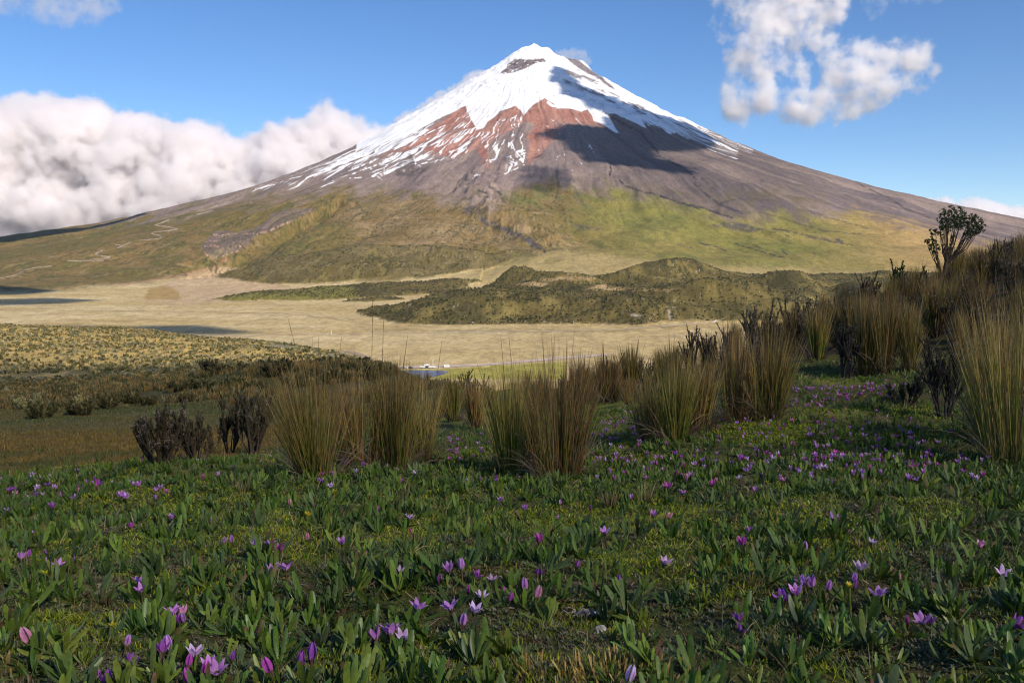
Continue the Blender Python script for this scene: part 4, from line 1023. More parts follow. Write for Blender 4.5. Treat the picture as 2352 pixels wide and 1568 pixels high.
# middle-distance rise on the left: low tussocks; in the distance they read as a mass, so only the nearer ones are single
G_M = "tussock grasses on the low rise beyond the brown meadow"
protoM = [make_tussock(830 + k, 110, .60, .17, .5, .020, [.15, .3, .1][k], "low brown tussock grass on the rise beyond the brown meadow", G_M) for k in range(3)]
nM = 0
pxs, ds = scatter(rng, 620, 30, 1010, 42, 100, .8)
for px, d in zip(pxs, ds):
    if px < 650 and d < 52: continue
    if px < 300 and d > 66: continue
    if vnoise(np.array([px / 60.]), np.array([d / 8.]), 3)[0] < .34: continue
    if nM >= 68: break
    P = on_ground(np.array([px]), np.array([d]))[0]; s = rng.uniform(.7, 1.5)
    if nM < 3: o = protoM[nM]; o.location = P; o.scale = (s, s, s)
    else: copy_thing(protoM[rng.integers(3)], P, rng.uniform(0, 6), s)
    nM += 1
def mass_of_tufts():
    """far tussock cover seen only as a mass"""
    rng = np.random.default_rng(91)
    px, d = scatter(rng, 17000, -100, 1300, 44, 150, .55)
    den = vnoise(px / 70., d / 9., 5)
    ok = ((px > 640 - (d - 48) * 14) | (d > 62)) & (den > .36) & ((px < 905) | ((d < 78) & (rng.random(len(px)) < .5)))
    px, d = px[ok], d[ok]; P = on_ground(px, d); n = len(P); k = 9
    base = np.repeat(P, k, 0) + np.concatenate([rng.normal(0, .16, (n * k, 2)), np.zeros((n * k, 1))], 1)
    hgt = np.repeat(rng.uniform(.35, .85, n), k); dd = np.repeat(d, k); m = n * k
    tone = np.repeat(pick(rng, [(.22, .145, .045), (.14, .10, .035), (.09, .085, .03), (.28, .19, .06), (.055, .058, .024)], n, [.24, .2, .2, .12, .24]), k, 0)
    return strips(base, rng.uniform(0, 6.3, m), rng.uniform(.05, .55, m), rng.uniform(.0, .4, m), hgt * rng.uniform(.7, 1, m), .00085 * dd * rng.uniform(.8, 1.6, m), [1, .9, .3], 2, ramp(tone * .8, tone, tone * 1.2), 2, 0, rng.uniform(0, 3, m))
v, f, c = mass_of_tufts()
tag(link("grass", np_mesh("grass", v, f, M_COVER, c)), "far brown tussock cover on the left rise", None, None, "stuff")
def hill_scrub():
    rng = np.random.default_rng(95)
    px, d = scatter(rng, 26000, -180, 980, 120, 470, .9)
    den = vnoise(px / 60., d / 25., 6); ok = (den > .18) & (d < np.interp(px, [-200, 0, 320, 640, 860, 980], [470, 450, 440, 380, 330, 300]))
    px, d = px[ok], d[ok]; P = on_ground(px, d); n = len(P); k = 4; m = n * k
    dark = rng.random(n) < .42
    c0 = np.where(dark[:, None], pick(rng, [(.12, .11, .042), (.17, .14, .055), (.09, .085, .034), (.20, .19, .11)], n), pick(rng, [(.41, .30, .10), (.32, .24, .085), (.47, .35, .13)], n))
    hgt = np.repeat(np.where(dark, rng.uniform(.4, 1.1, n), rng.uniform(.3, .6, n)), k)
    base = np.repeat(P, k, 0) + np.concatenate([rng.normal(0, .2, (m, 2)), np.full((m, 1), -.05)], 1)
    return strips(base, rng.uniform(0, 6.3, m), rng.uniform(.0, .5, m), rng.uniform(0, .5, m), hgt, hgt * rng.uniform(.4, .9, m), [.7, 1, .8, .3], 3, ramp(np.repeat(c0 * .8, k, 0), np.repeat(c0 * 1.1, k, 0)), 2, 0, rng.uniform(0, 3, m))
v, f, c = hill_scrub()
tag(link("hill_grass", np_mesh("hill_grass", v, f, M_COVER, c)), "golden tufts and scrub covering the hill on the left", None, None, "stuff")
def lava_scrub():
    rng = np.random.default_rng(96)
    idx = np.argwhere((FHS > .5) & (FYY < 3600) & (FSX > -100) & (FSX < 2400))
    wgt = FCL[idx[:, 0], idx[:, 1]] + .12; wgt /= wgt.sum()
    s = idx[rng.choice(len(idx), 30000, p=wgt)]; P = np.stack([FX[s[:, 0], s[:, 1]], FYY[s[:, 0], s[:, 1]], FZZ[s[:, 0], s[:, 1]] - .3], -1)
    n = len(P); k = 3; m = n * k; c0 = np.repeat(pick(rng, [(.050, .055, .022), (.075, .070, .028), (.11, .095, .035), (.19, .15, .055)], n, [.35, .3, .2, .15]), k, 0)
    P[:, :2] += rng.normal(0, 1.5, (n, 2)); h = np.repeat(rng.uniform(1.0, 2.6, n), k)
    base = np.repeat(P, k, 0) + np.concatenate([rng.normal(0, .6, (m, 2)), np.zeros((m, 1))], 1)
    return strips(base, rng.uniform(0, 6.3, m), rng.uniform(0, .4, m), rng.uniform(0, .4, m), h, h * rng.uniform(.8, 1.3, m), [.7, 1, .8, .3], 2, ramp(c0 * .85, c0 * 1.1), 2, 0, rng.uniform(0, 3, m))
v, f, c = lava_scrub()
tag(link("scrub", np_mesh("scrub", v, f, M_COVER, c)), "dark scrub covering the lava hills beyond the plain", None, None, "stuff")
def bank_beyond():
    rng = np.random.default_rng(97)
    px, d = scatter(rng, 260, 2620, 3700, 6.5, 34, .6); P = on_ground(px, d); n = len(P); k = 60; m = n * k
    a = rng.uniform(0, 6.3, m); rr = .12 * np.sqrt(rng.random(m)); base = np.repeat(P, k, 0) + np.stack([np.cos(a) * rr, np.sin(a) * rr, np.zeros(m)], -1)
    c0 = pick(rng, [(.24, .16, .05), (.17, .11, .04), (.14, .16, .03)], m)
    return strips(base, a, rng.uniform(.02, .4, m), rng.uniform(0, .2, m), np.repeat(rng.uniform(.5, .95, n), k) * rng.uniform(.6, 1, m), np.full(m, .014), [1, .9, .15], 3, ramp(c0 * .8, c0, c0 * 1.2), 2, 0, rng.uniform(0, 3, m))
v, f, c = bank_beyond()
tag(link("bank_grass", np_mesh("bank_grass", v, f, M_COVER, c)), "tussock cover of the bank beyond the right edge of the picture", None, None, "stuff")
def brown_meadow():
    rng = np.random.default_rng(92)
    px, d = scatter(rng, 90000, -260, 900, 8.6, 60, .25)
    ok = (d > meadow_limit(px) - 1.2 + rng.random(len(px))) & (px < 760 + rng.normal(0, 60, len(px)))
    px, d = px[ok], d[ok]; n = len(px); P = on_ground(px, d)
    g = fbm(P[:, 0] / 6, P[:, 1] / 9, 3, 33)
    c0 = pick(rng, [(.23, .145, .03), (.16, .10, .025), (.11, .09, .022), (.30, .20, .06)], n, [.4, .3, .2, .1])
    c0[g > .25] = c0[g > .25] * np.array([.55, .85, .8])
    far = ss(24, 32, d)[:, None]; c0 = c0 * (1 - far * .5) + np.array([.10, .115, .045]) * far * .5
    return strips(P, rng.uniform(0, 6.3, n), rng.uniform(.0, .8, n), rng.uniform(0, .6, n), rng.uniform(.03, .085, n) * (1 + d / 60), .0008 * d * rng.uniform(.6, 1.2, n), [1, .8, .2], 2, ramp(c0 * .8, c0 * 1.15), 2, 0, rng.uniform(0, 3, n))
v, f, c = brown_meadow()
tag(link("meadow_grass", np_mesh("meadow_grass", v, f, M_COVER, c)), "short brown grass of the lower meadow on the left", None, None, "stuff")

# ---- leaf rosettes ------------------------------------------------------------------
LEAFP = [(.080, .135, .018), (.060, .105, .020), (.125, .175, .024), (.080, .120, .040), (.13, .055, .028)]
LEAFW = [.34, .28, .18, .17, .03]
def rosette(rng, P, n_leaf, size, across=3, S=4, lim=(.35, 1.5)):
    """many rosettes at once: P (m,3)"""
    m = len(P); N_ = m * n_leaf
    base = np.repeat(P, n_leaf, 0) + np.concatenate([rng.normal(0, .006, (N_, 2)), np.zeros((N_, 1))], 1)
    sz = np.repeat(size, n_leaf)
    drift = np.repeat(rng.uniform(0, 6.3, m), n_leaf)
    yaw = drift + rng.normal(0, 1.5, N_)
    lean = rng.uniform(lim[0], lim[1], N_)
    c = np.repeat(pick(rng, LEAFP[:4], m, [.4, .25, .2, .15]), n_leaf, 0) * rng.uniform(.75, 1.25, (N_, 1))
    red = rng.random(N_) < .012; c[red] = pick(rng, [(.12, .065, .035), (.15, .09, .04)], red.sum())
    tipc = c * 1.12; tipc[rng.random(N_) < .06] = (.17, .075, .04)
    L = sz * rng.uniform(.55, 1.1, N_)
    return strips(base, yaw, lean, rng.uniform(-.75, .35, N_), L, L * rng.uniform(.13, .19, N_), [.32, .45, .75, .95, 1.0, .92, .45], S, ramp(c * np.array([1.25, 1.2, .9]), c, c, tipc), across, rng.uniform(.15, .5), rng.normal(0, .35, N_))
def clear_patch(px, py):
    """places with few rosettes: moss and bare peat"""
    m = np.zeros(px.shape)
    for x, y, rx, ry in ((1310, 1455, 190, 60), (1420, 1200, 330, 50), (1500, 1290, 150, 45), (480, 1180, 200, 30), (930, 1250, 120, 30), (150, 1470, 110, 50), (2150, 1195, 120, 30), (1850, 1200, 100, 30), (1330, 1530, 190, 40), (620, 1265, 120, 26), (2000, 905, 180, 26), (1790, 1000, 120, 22)):
        m = np.maximum(m, np.exp(-(((px - x) / rx) ** 2 + ((py - y) / ry) ** 2) ** 2))
    return m
G_R = "strap-leaved rosettes in the meadow turf"
rng = np.random.default_rng(21)
protoR = []
for k in range(10):
    v, f, c = rosette(rng, np.zeros((1, 3)), int(rng.integers(10, 20)), np.array([.080]), 3, 6)
    root = link("leaf_rosette", np_mesh("leaf_rosette", v, f, M_LEAF, c)); tag(root, "low rosette of dark green strap-shaped leaves in the turf", "leaf rosette", G_R); root.location = (0, 0, -500)
    protoR.append(root)
px, d = scatter(rng, 3300, -120, 2470, 1.5, 8, .25)
py = near_y(px, d); kp = (rng.random(len(px)) > clear_patch(px, py) * .93) & (vnoise(px / d * .02 * 5, d * 4, 8) > .22)
px, d = px[kp], d[kp]; P = on_ground(px, d)
order = np.argsort(d); P = P[order]; px = px[order]; d = d[order]
for i in range(300):
    s = rng.uniform(.6, 1.25)
    if i < 10: o = protoR[i]; o.location = P[i]; o.rotation_euler = (0, 0, rng.uniform(0, 6)); o.scale = (s,) * 3
    else:
        o = protoR[rng.integers(10)].copy(); COL.objects.link(o); o.location = P[i]; o.rotation_euler = (rng.normal(0, .16), rng.normal(0, .16), rng.uniform(0, 6.3)); o.scale = (s,) * 3
v1 = rosette(rng, P[300:], 10, rng.uniform(.06, .11, len(P) - 300))
px, d = scatter(rng, 6800, -200, 3300, 4.0, 15.5, .45)
kp = (d < meadow_limit(px)) & (rng.random(len(px)) > clear_patch(px, near_y(px, d)) * .6); px, d = px[kp], d[kp]
v2 = rosette(rng, on_ground(px, d), 8, rng.uniform(.05, .10, len(px)), 2, 3)
v, f, c = v1[0], v1[1], v1[2]
link_r = link("rosette_leaves", np_mesh("rosette_leaves", v, f, M_COVER, c)); tag(link_r, "leafy turf of the meadow a little farther off", None, None, "stuff")
v, f, c = v2
link_r = link("turf_leaves", np_mesh("turf_leaves", v, f, M_COVER, c)); tag(link_r, "fine leafy turf toward the far side of the meadow", None, None, "stuff")

# ---- moss, grass and litter -----------------------------------------------------------
def moss():
    rng = np.random.default_rng(31)
    px, d = scatter(rng, 300000, -160, 2500, 1.45, 9, -.25)
    P = on_ground(px, d); py = near_y(px, d)
    b = fbm(P[:, 0] / .35, P[:, 1] / .5, 3, 36) + clear_patch(px, py) * 1.0 - .12
    barem = np.exp(-(((px - 1330) / 150) ** 2 + ((py - 1462) / 34) ** 2) ** 2)
    ok = (b > rng.normal(.05, .12, len(px))) & (rng.random(len(px)) > barem)
    P, d = P[ok], d[ok]; n = len(P)
    c0 = pick(rng, [(.20, .26, .016), (.12, .19, .016), (.40, .40, .025), (.22, .18, .05)], n, [.4, .3, .2, .1])
    return strips(P, rng.uniform(0, 6.3, n), rng.uniform(0, 1.0, n), rng.uniform(0, .8, n), rng.uniform(.010, .027, n), .0012 * np.maximum(d, 1.7) * rng.uniform(.7, 1.4, n), [1, .9, .3], 2, ramp(c0 * .6, c0 * 1.2), 2, 0, rng.uniform(0, 3, n))
v, f, c = moss()
tag(link("moss", np_mesh("moss", v, f, M_COVER, c)), "bright yellow-green moss cushions between the leaves", None, None, "stuff")
def fine_grass():
    rng = np.random.default_rng(32)
    px, d = scatter(rng, 68000, -160, 3300, 1.45, 15.5, -.1)
    ok = d < meadow_limit(px); px, d = px[ok], d[ok]
    P = on_ground(px, d); n = len(P)
    g = vnoise(P[:, 0] / .5, P[:, 1] / .5, 38)
    c0 = pick(rng, [(.10, .15, .025), (.07, .11, .03), (.26, .20, .08), (.36, .28, .15), (.12, .07, .04)], n, [.38, .27, .16, .10, .09])
    L = rng.uniform(.02, .06, n) * (1 + .6 * (g > .6))
    return strips(P, rng.uniform(0, 6.3, n), rng.uniform(.05, 1.1, n), rng.uniform(-.2, 1.0, n), L, .00075 * np.maximum(d, 2) * rng.uniform(.6, 1.5, n), [1, .9, .2], 3, ramp(c0 * .8, c0, c0 * 1.15), 2, 0, rng.uniform(0, 3, n))
v, f, c = fine_grass()
tag(link("grass_blades", np_mesh("grass_blades", v, f, M_COVER, c)), "thin grass and withered blades woven through the turf", None, None, "stuff")
def cushion():
    rng = np.random.default_rng(35)
    px, d = scatter(rng, 36000, -160, 2500, 1.45, 7, -.2)
    P = on_ground(px, d); ok = vnoise(P[:, 0] / .12, P[:, 1] / .12, 46) > .36; P, d = P[ok], d[ok]; n = len(P); k = 7; m = n * k
    c0 = np.repeat(pick(rng, [(.13, .15, .07), (.09, .11, .04), (.16, .16, .10), (.13, .085, .045), (.20, .20, .06)], n, [.3, .25, .15, .15, .15]), k, 0) * rng.uniform(.8, 1.2, (m, 1))
    base = np.repeat(P, k, 0) + np.concatenate([rng.normal(0, .003, (m, 2)), np.full((m, 1), .002)], 1)
    return strips(base, np.tile(np.arange(k) * 2 * np.pi / k, n) + np.repeat(rng.uniform(0, 6, n), k), rng.uniform(.5, 1.3, m), rng.uniform(-.4, .4, m), np.repeat(rng.uniform(.008, .02, n), k), np.repeat(rng.uniform(.004, .008, n), k), [.5, 1, .8, .2], 2, ramp(c0 * .7, c0 * 1.15), 2, 0)
v, f, c = cushion()
tag(link("cushion_plants", np_mesh("cushion_plants", v, f, M_COVER, c)), "tiny grey-green cushion plants covering the peat between the leaves", None, None, "stuff")
def litter():
    rng = np.random.default_rng(33)
    px, d = scatter(rng, 60000, -160, 2500, 1.45, 7, -.3)
    P = on_ground(px, d); n = len(P); P[:, 2] += .002
    py = near_y(px, d); m = np.exp(-(((px - 1330) / 220) ** 2 + ((py - 1462) / 50) ** 2)) + (fbm(P[:, 0] / .3, P[:, 1] / .3, 2, 39) > .05)
    ok = rng.random(n) < m; P = P[ok]; d = d[ok]; n = len(P)
    c0 = pick(rng, [(.14, .085, .05), (.07, .045, .035), (.27, .21, .17), (.10, .06, .03), (.20, .17, .11)], n)
    return strips(P, rng.uniform(0, 6.3, n), rng.uniform(.9, 1.6, n), rng.uniform(-.6, .6, n), rng.uniform(.006, .03, n), .0012 * np.maximum(d, 1.7) * rng.uniform(.6, 1.6, n), [.6, 1, .6], 2, ramp(c0, c0), 2, 0, rng.uniform(0, 3, n))
v, f, c = litter()
tag(link("leaf_litter", np_mesh("leaf_litter", v, f, M_COVER, c)), "brown and grey leaf litter on the bare peat", None, None, "stuff")
# ---- flowers --------------------------------------------------------------------------
def petals_mesh(seed, kind, tone):
    """kind: open, cup, bud"""
    rng = np.random.default_rng(seed)
    n = {'open': 6, 'cup': 6, 'bud': 5}[kind]
    yaw = np.arange(n) * 2 * np.pi / n + rng.normal(0, .12, n)
    base = np.stack([np.cos(yaw) * .002, np.sin(yaw) * .002, np.full(n, .030)], -1)
    if kind == 'open': lean = rng.uniform(.18, .40, n); curl = rng.uniform(.65, 1.25, n); L = rng.uniform(.021, .026, n); w = .0098
    elif kind == 'cup': lean = rng.uniform(.15, .40, n); curl = rng.uniform(.1, .75, n); L = rng.uniform(.023, .027, n); w = .0105
    else: lean = np.full(n, .26); curl = np.full(n, -.50); L = rng.uniform(.025, .028, n); w = .0072
    lo = {'lilac': (.55, .42, .50), 'pale': (.66, .56, .60), 'purple': (.30, .12, .33), 'magenta': (.42, .16, .38), 'pink': (.70, .42, .46)}[tone]
    mi = {'lilac': (.58, .24, .62), 'pale': (.68, .44, .70), 'purple': (.34, .09, .40), 'magenta': (.52, .09, .40), 'pink': (.74, .30, .44)}[tone]
    ti = {'lilac': (.70, .38, .76), 'pale': (.80, .62, .84), 'purple': (.42, .13, .52), 'magenta': (.58, .13, .46), 'pink': (.82, .44, .54)}[tone]
    J = rng.uniform(.85, 1.15, (n, 1))
    return strips(base, yaw, lean, curl, L, np.full(n, w), [.35, .75, 1.0, .95, .6, .06], 6, ramp(np.array([lo]) * J, np.array([mi]) * J, np.array([mi]) * J, np.array([ti]) * J), 3, .45 if kind != 'bud' else .7)
def stem_mesh(seed):
    rng = np.random.default_rng(seed)
    v, f = tube([(0, 0, -.01), (rng.normal(0, .001), rng.normal(0, .001), .012), (0, 0, .026), (0, 0, .034)], [.0013, .0013, .0018, .0030], 6)
    c = np.zeros((len(v), 3)) + np.array([.16, .12, .05])
    n = 5; yaw = np.arange(n) * 2 * np.pi / n
    b = np.stack([np.cos(yaw) * .0025, np.sin(yaw) * .0025, np.full(n, .024)], -1)
    g = pick(rng, [(.09, .12, .03), (.13, .07, .05)], n)
    s = strips(b, yaw, np.full(n, .2), np.full(n, .1), np.full(n, .012), np.full(n, .0035), [.8, 1, .1], 2, ramp(g, g), 3, .3)
    return join([(v, f, c), s])
FPROTO = {}
for kind in ('open', 'cup', 'bud'):
    for tone in ('lilac', 'pale', 'purple', 'magenta', 'pink'):
        FPROTO[kind, tone] = []
        for k in range(2):
            s = hash_s = 900 + len(FPROTO) * 3 + k
            v, f, c = petals_mesh(s, kind, tone); m1 = np_mesh("petals", v, f, M_PETAL, c)
            v, f, c = stem_mesh(s); m2 = np_mesh("stem", v, f, M_LEAF, c)
            FPROTO[kind, tone].append((m1, m2))
frng = np.random.default_rng(5)
N_FL = 0
def flower(P, kind, tone, size, label, group, tilt=None, rz=None):
    global N_FL
    m1, m2 = FPROTO[kind, tone][frng.integers(2)]
    e = empty("gentian_flower", P, frng.uniform(0, 6.3) if rz is None else rz, size)
    if tilt is None: tilt = (frng.normal(0, .22), frng.normal(0, .22))
    e.rotation_euler = (tilt[0], tilt[1], frng.uniform(0, 6.3) if rz is None else rz)
    tag(e, label, "flower", group)
    link("petals", m1, e); link("stem", m2, e)
    N_FL += 1
    return e
def bloom_at(px, py, size):
    """root point of a flower whose bloom (middle about 4.2 cm above its root) shows at px,py"""
    h = .042 * size; q = py
    for _ in range(6):
        p = near_at(px, q, 1.2, 30); q = py + h * F / max(p[1], .5)
    return near_at(px, q, 1.2, 30)
def d6(x, y): return x * .3418, 1033.5 + y * .3418
def d7(x, y): return 746.5 + x * .3418, 1033.5 + y * .3418
def d8(x, y): return 1493 + x * .3652, 1033.5 + y * .3652
HERO_F = [  # converter, x, y, kind, tone, size, label
 (d6, 1300, 1330, 'open', 'pale', 1.25, "pale open gentian with wide petals in the cluster at lower left, topmost of the cluster"),
 (d6, 1165, 1285, 'bud', 'lilac', 1.2, "upright lilac bud left of the big cluster at lower left"),
 (d6, 1105, 1320, 'cup', 'purple', 1.1, "half-open purple gentian beside the upright lilac bud at lower left"),
 (d6, 1480, 1400, 'open', 'lilac', 1.35, "large open lilac gentian low in the cluster at lower left"),
 (d6, 1250, 1400, 'bud', 'magenta', 1.0, "magenta bud under the pale open gentian at lower left"),
 (d6, 1360, 1470, 'bud', 'magenta', 1.15, "magenta bud leaning left under the large lilac gentian at lower left"),
 (d6, 1315, 1500, 'bud', 'magenta', 1.2, "lowest magenta bud of the cluster at lower left, near the bottom edge"),
 (d6, 1420, 1390, 'cup', 'lilac', 1.1, "half-open lilac gentian pressed against the large open one at lower left"),
 (d6, 1545, 1370, 'bud', 'purple', .8, "thin purple bud at the right end of the cluster at lower left"),
 (d6, 810, 1400, 'cup', 'purple', 1.2, "dark purple wilting gentian left of the cluster at lower left"),
 (d6, 830, 1280, 'bud', 'lilac', .9, "small lilac bud above the dark wilting gentian at lower left"),
 (d6, 670, 1520, 'cup', 'purple', 1.0, "shrivelled brown-purple gentian at the bottom edge, leftmost flower there"),
 (d6, 1870, 1410, 'bud', 'magenta', 1.35, "thick magenta bud leaning left, first of the row of buds at the bottom"),
 (d6, 1985, 1390, 'bud', 'purple', 1.1, "purple bud, second in the row of buds at the bottom"),
 (d6, 2042, 1400, 'bud', 'magenta', .95, "slim magenta bud, third in the row of buds at the bottom"),
 (d6, 2085, 1345, 'bud', 'purple', 1.45, "tallest purple bud, last in the row of buds at the bottom"),
 (d6, 268, 1205, 'bud', 'pink', 1.5, "striped pink bud alone in a rosette at the far lower left"),
 (d6, 1185, 1060, 'open', 'lilac', 1.25, "open bluish lilac gentian above the pair of buds, left of centre"),
 (d6, 1245, 1070, 'cup', 'pink', 1.0, "pinkish half-open gentian touching the open bluish lilac one"),
 (d6, 1215, 1120, 'cup', 'purple', .9, "purple half-open gentian under the open bluish lilac one"),
 (d6, 1260, 1120, 'bud', 'lilac', .9, "lilac bud under the pinkish half-open gentian"),
 (d6, 950, 850, 'open', 'lilac', 1.15, "upper of two open gentians one above the other, left meadow"),
 (d6, 960, 910, 'open', 'lilac', 1.15, "lower of two open gentians one above the other, left meadow"),
 (d6, 375, 735, 'open', 'lilac', 1.2, "open lilac gentian with a bud on each side, far left meadow"),
 (d6, 275, 745, 'bud', 'lilac', 1.0, "round lilac bud left of the open gentian, far left meadow"),
 (d6, 305, 695, 'bud', 'purple', .9, "dark purple bud above the round lilac bud, far left meadow"),
 (d6, 140, 705, 'cup', 'lilac', 1.0, "half-open lilac gentian, left of a dark bud near the left edge"),
 (d6, 180, 695, 'bud', 'purple', 1.0, "dark bud touching the half-open lilac gentian near the left edge"),
 (d6, 505, 735, 'cup', 'purple', .8, "small purple gentian right of the open one, far left meadow"),
 (d6, 1825, 780, 'cup', 'lilac', 1.25, "lilac gentian turned left, left one of a pair by the dry seed head"),
 (d6, 1930, 765, 'open', 'lilac', 1.35, "wide open lilac gentian, right one of the pair by the dry seed head"),
 (d6, 1560, 585, 'bud', 'lilac', 1.1, "lilac bud, left of a row of open gentians in the middle left"),
 (d6, 1475, 600, 'bud', 'lilac', .9, "pale small bud, leftmost of the row in the middle left"),
 (d6, 1680, 622, 'open', 'lilac', 1.15, "open lilac gentian, first open one of the row in the middle left"),
 (d6, 1815, 608, 'open', 'lilac', 1.15, "open lilac gentian, second open one of the row in the middle left"),
 (d6, 1890, 638, 'cup', 'magenta', 1.15, "pink-purple open gentian, last of the row in the middle left"),
 (d6, 2065, 568, 'bud', 'pink', 1.1, "pinkish bud below a yellow flower, left of centre"),
 (d6, 2258, 455, 'bud', 'magenta', 1.05, "round magenta bud alone on the turf left of centre"),
 (d6, 1465, 450, 'open', 'lilac', 1.15, "open lilac gentian below the fan-shaped tussock grass"),
 (d6, 1160, 435, 'cup', 'lilac', 1.1, "pair of lilac gentians on the left meadow, left flower of the pair"),
 (d6, 1200, 405, 'cup', 'magenta', 1.0, "pair of lilac gentians on the left meadow, right flower of the pair"),
 (d6, 878, 500, 'cup', 'magenta', 1.0, "magenta gentian over a bushy rosette on the left meadow"),
 (d6, 752, 475, 'bud', 'magenta', .9, "magenta bud left of the gentian over the bushy rosette"),
 (d6, 1940, 350, 'bud', 'pink', 1.0, "pink bud in short grass left of the wide cluster of tussocks"),
 (d6, 2135, 195, 'open', 'lilac', 1.5, "large lilac gentian at the foot of the fan-shaped tussock, left flower"),
 (d6, 2180, 210, 'open', 'magenta', 1.2, "large lilac gentian at the foot of the fan-shaped tussock, middle flower"),
 (d6, 2235, 225, 'open', 'pale', 1.5, "pale star-shaped gentian at the foot of the fan-shaped tussock, right flower"),
 (d6, 50, 395, 'open', 'lilac', 1.2, "lilac gentian touching the left edge of the picture"),
 (d6, 230, 550, 'cup', 'lilac', .9, "small lilac gentian near the left edge below a purple pair"),
 (d7, 625, 140, 'open', 'pale', 1.5, "pale star-shaped gentian in front of the wide left tussock cluster"),
 (d7, 530, 190, 'open', 'magenta', 1.2, "purple-pink gentian left of the pale star-shaped one before the wide tussock cluster"),
 (d7, 905, 130, 'open', 'pale', 1.1, "pale gentian right of the wide left tussock cluster"),
 (d7, 342, 400, 'bud', 'magenta', 1.0, "magenta bud on a long stem in the centre left"),
 (d7, 75, 455, 'bud', 'magenta', .95, "round dark pink bud in the centre left, beside broad leaves"),
 (d7, 560, 440, 'open', 'pale', 1.3, "pale open gentian beside a dark broad-leaved rosette in the centre"),
 (d7, 580, 535, 'bud', 'magenta', .7, "small magenta bud below the pale open gentian in the centre"),
 (d7, 125, 600, 'cup', 'lilac', 1.2, "lilac gentian leaning left beside reddish leaves, left of centre"),
 (d7, 500, 800, 'open', 'pale', 1.2, "pale gentian with dark stripes by a big rosette, centre"),
 (d7, 550, 790, 'bud', 'purple', 1.0, "dark purple bud right of the pale striped gentian, centre"),
 (d7, 845, 775, 'cup', 'lilac', 1.25, "lilac gentian leaning left, left one of the pair in the centre"),
 (d7, 928, 770, 'bud', 'lilac', 1.3, "lilac bud leaning right, right one of the pair in the centre"),
 (d7, 985, 820, 'open', 'purple', 1.1, "nodding purple gentian just right of the centre pair"),
 (d7, 1120, 850, 'open', 'pale', 1.0, "wilting gentian with one white petal, centre"),
 (d7, 775, 860, 'bud', 'magenta', .9, "crimson bud below the centre pair of gentians"),
 (d7, 970, 930, 'bud', 'magenta', .9, "magenta bud above the two wide open gentians, centre"),
 (d7, 1045, 945, 'open', 'pale', 1.0, "pale purple gentian lying over dry roots, centre"),
 (d7, 610, 1025, 'open', 'lilac', 1.4, "open lilac gentian left of the two wide open ones"),
 (d7, 880, 1020, 'open', 'lilac', 1.35, "wide open lilac gentian, left one of two in the centre foreground"),
 (d7, 985, 1040, 'open', 'pale', 1.35, "wide open paler gentian, right one of two in the centre foreground"),
 (d7, 903, 1145, 'bud', 'lilac', 1.2, "pale lilac bud standing under the two wide open gentians"),
 (d7, 1222, 965, 'bud', 'magenta', 1.0, "dark magenta bud left of the two tall buds in the centre"),
 (d7, 1250, 920, 'bud', 'magenta', .7, "small dark bud behind the dark magenta bud in the centre"),
 (d7, 1355, 900, 'bud', 'lilac', 1.35, "tall lilac bud, upper left one of two, above the white stone"),
 (d7, 1393, 945, 'bud', 'pink', 1.35, "tall pink bud, lower right one of two, above the white stone"),
 (d7, 1430, 820, 'cup', 'purple', 1.0, "withered dark purple gentian above the two tall buds"),
 (d7, 440, 1190, 'open', 'lilac', 1.55, "large lilac gentian in the lower centre left, several blooms together, middle one"),
 (d7, 385, 1210, 'cup', 'lilac', 1.3, "lilac bloom at the left of the large lilac group in the lower centre left"),
 (d7, 520, 1205, 'open', 'pale', 1.3, "white-petalled bloom at the right of the large lilac group in the lower centre left"),
 (d7, 335, 1245, 'bud', 'magenta', .8, "small magenta bud left of the large lilac group"),
 (d7, 2000, 1480, 'bud', 'pale', 1.35, "pale pink bud rising from the dry straw tuft at the bottom edge"),
 (d7, 1440, 585, 'cup', 'magenta', 1.3, "tall-petalled magenta gentian over a mossy patch, right of centre"),
 (d7, 1888, 525, 'open', 'lilac', 1.35, "star-shaped lilac gentian on bare moss, right of centre"),
 (d7, 1580, 350, 'bud', 'lilac', 1.0, "lilac bud above the mossy patch, near the golden tussock"),
 (d7, 1772, 380, 'bud', 'purple', .95, "purple bud right of the lilac bud above the mossy patch"),
 (d7, 1548, 445, 'bud', 'lilac', .8, "small lilac bud on the upper edge of the mossy patch"),
 (d7, 1345, 380, 'cup', 'lilac', 1.2, "lilac gentian with two blooms below the golden tussock"),
 (d7, 1190, 325, 'cup', 'lilac', 1.15, "lilac gentian under the narrow green tussock grass"),
 (d7, 1270, 348, 'bud', 'magenta', .8, "small magenta bud between the two gentians under the central tussocks"),
 (d7, 2200, 410, 'cup', 'lilac', 1.25, "full purple gentian in front of tiny yellow flowers"),
 (d7, 2310, 435, 'cup', 'pink', 1.05, "pinkish gentian right of the full purple one by the tiny yellow flowers"),
 (d7, 2250, 715, 'open', 'pale', 1.25, "pale bluish gentian with two raised petals, right of centre"),
 (d7, 1675, 760, 'bud', 'purple', 1.0, "slim purple bud beside a fan of narrow leaves, right of centre"),
 (d7, 1975, 850, 'bud', 'purple', 1.0, "thin dark purple bud standing alone, right of centre"),
 (d7, 2055, 310, 'cup', 'lilac', 1.15, "lilac gentian cup near the thin dry stalk, right of the golden tussock"),
 (d8, 185, 258, 'open', 'lilac', 1.35, "open lilac gentian on the turf below the green tussock with golden foot"),
 (d8, 600, 555, 'cup', 'magenta', 1.35, "magenta gentian standing over a tuft, lower bloom of two on the right meadow"),
 (d8, 603, 490, 'cup', 'lilac', 1.0, "lilac bloom just above the magenta gentian on the right meadow"),
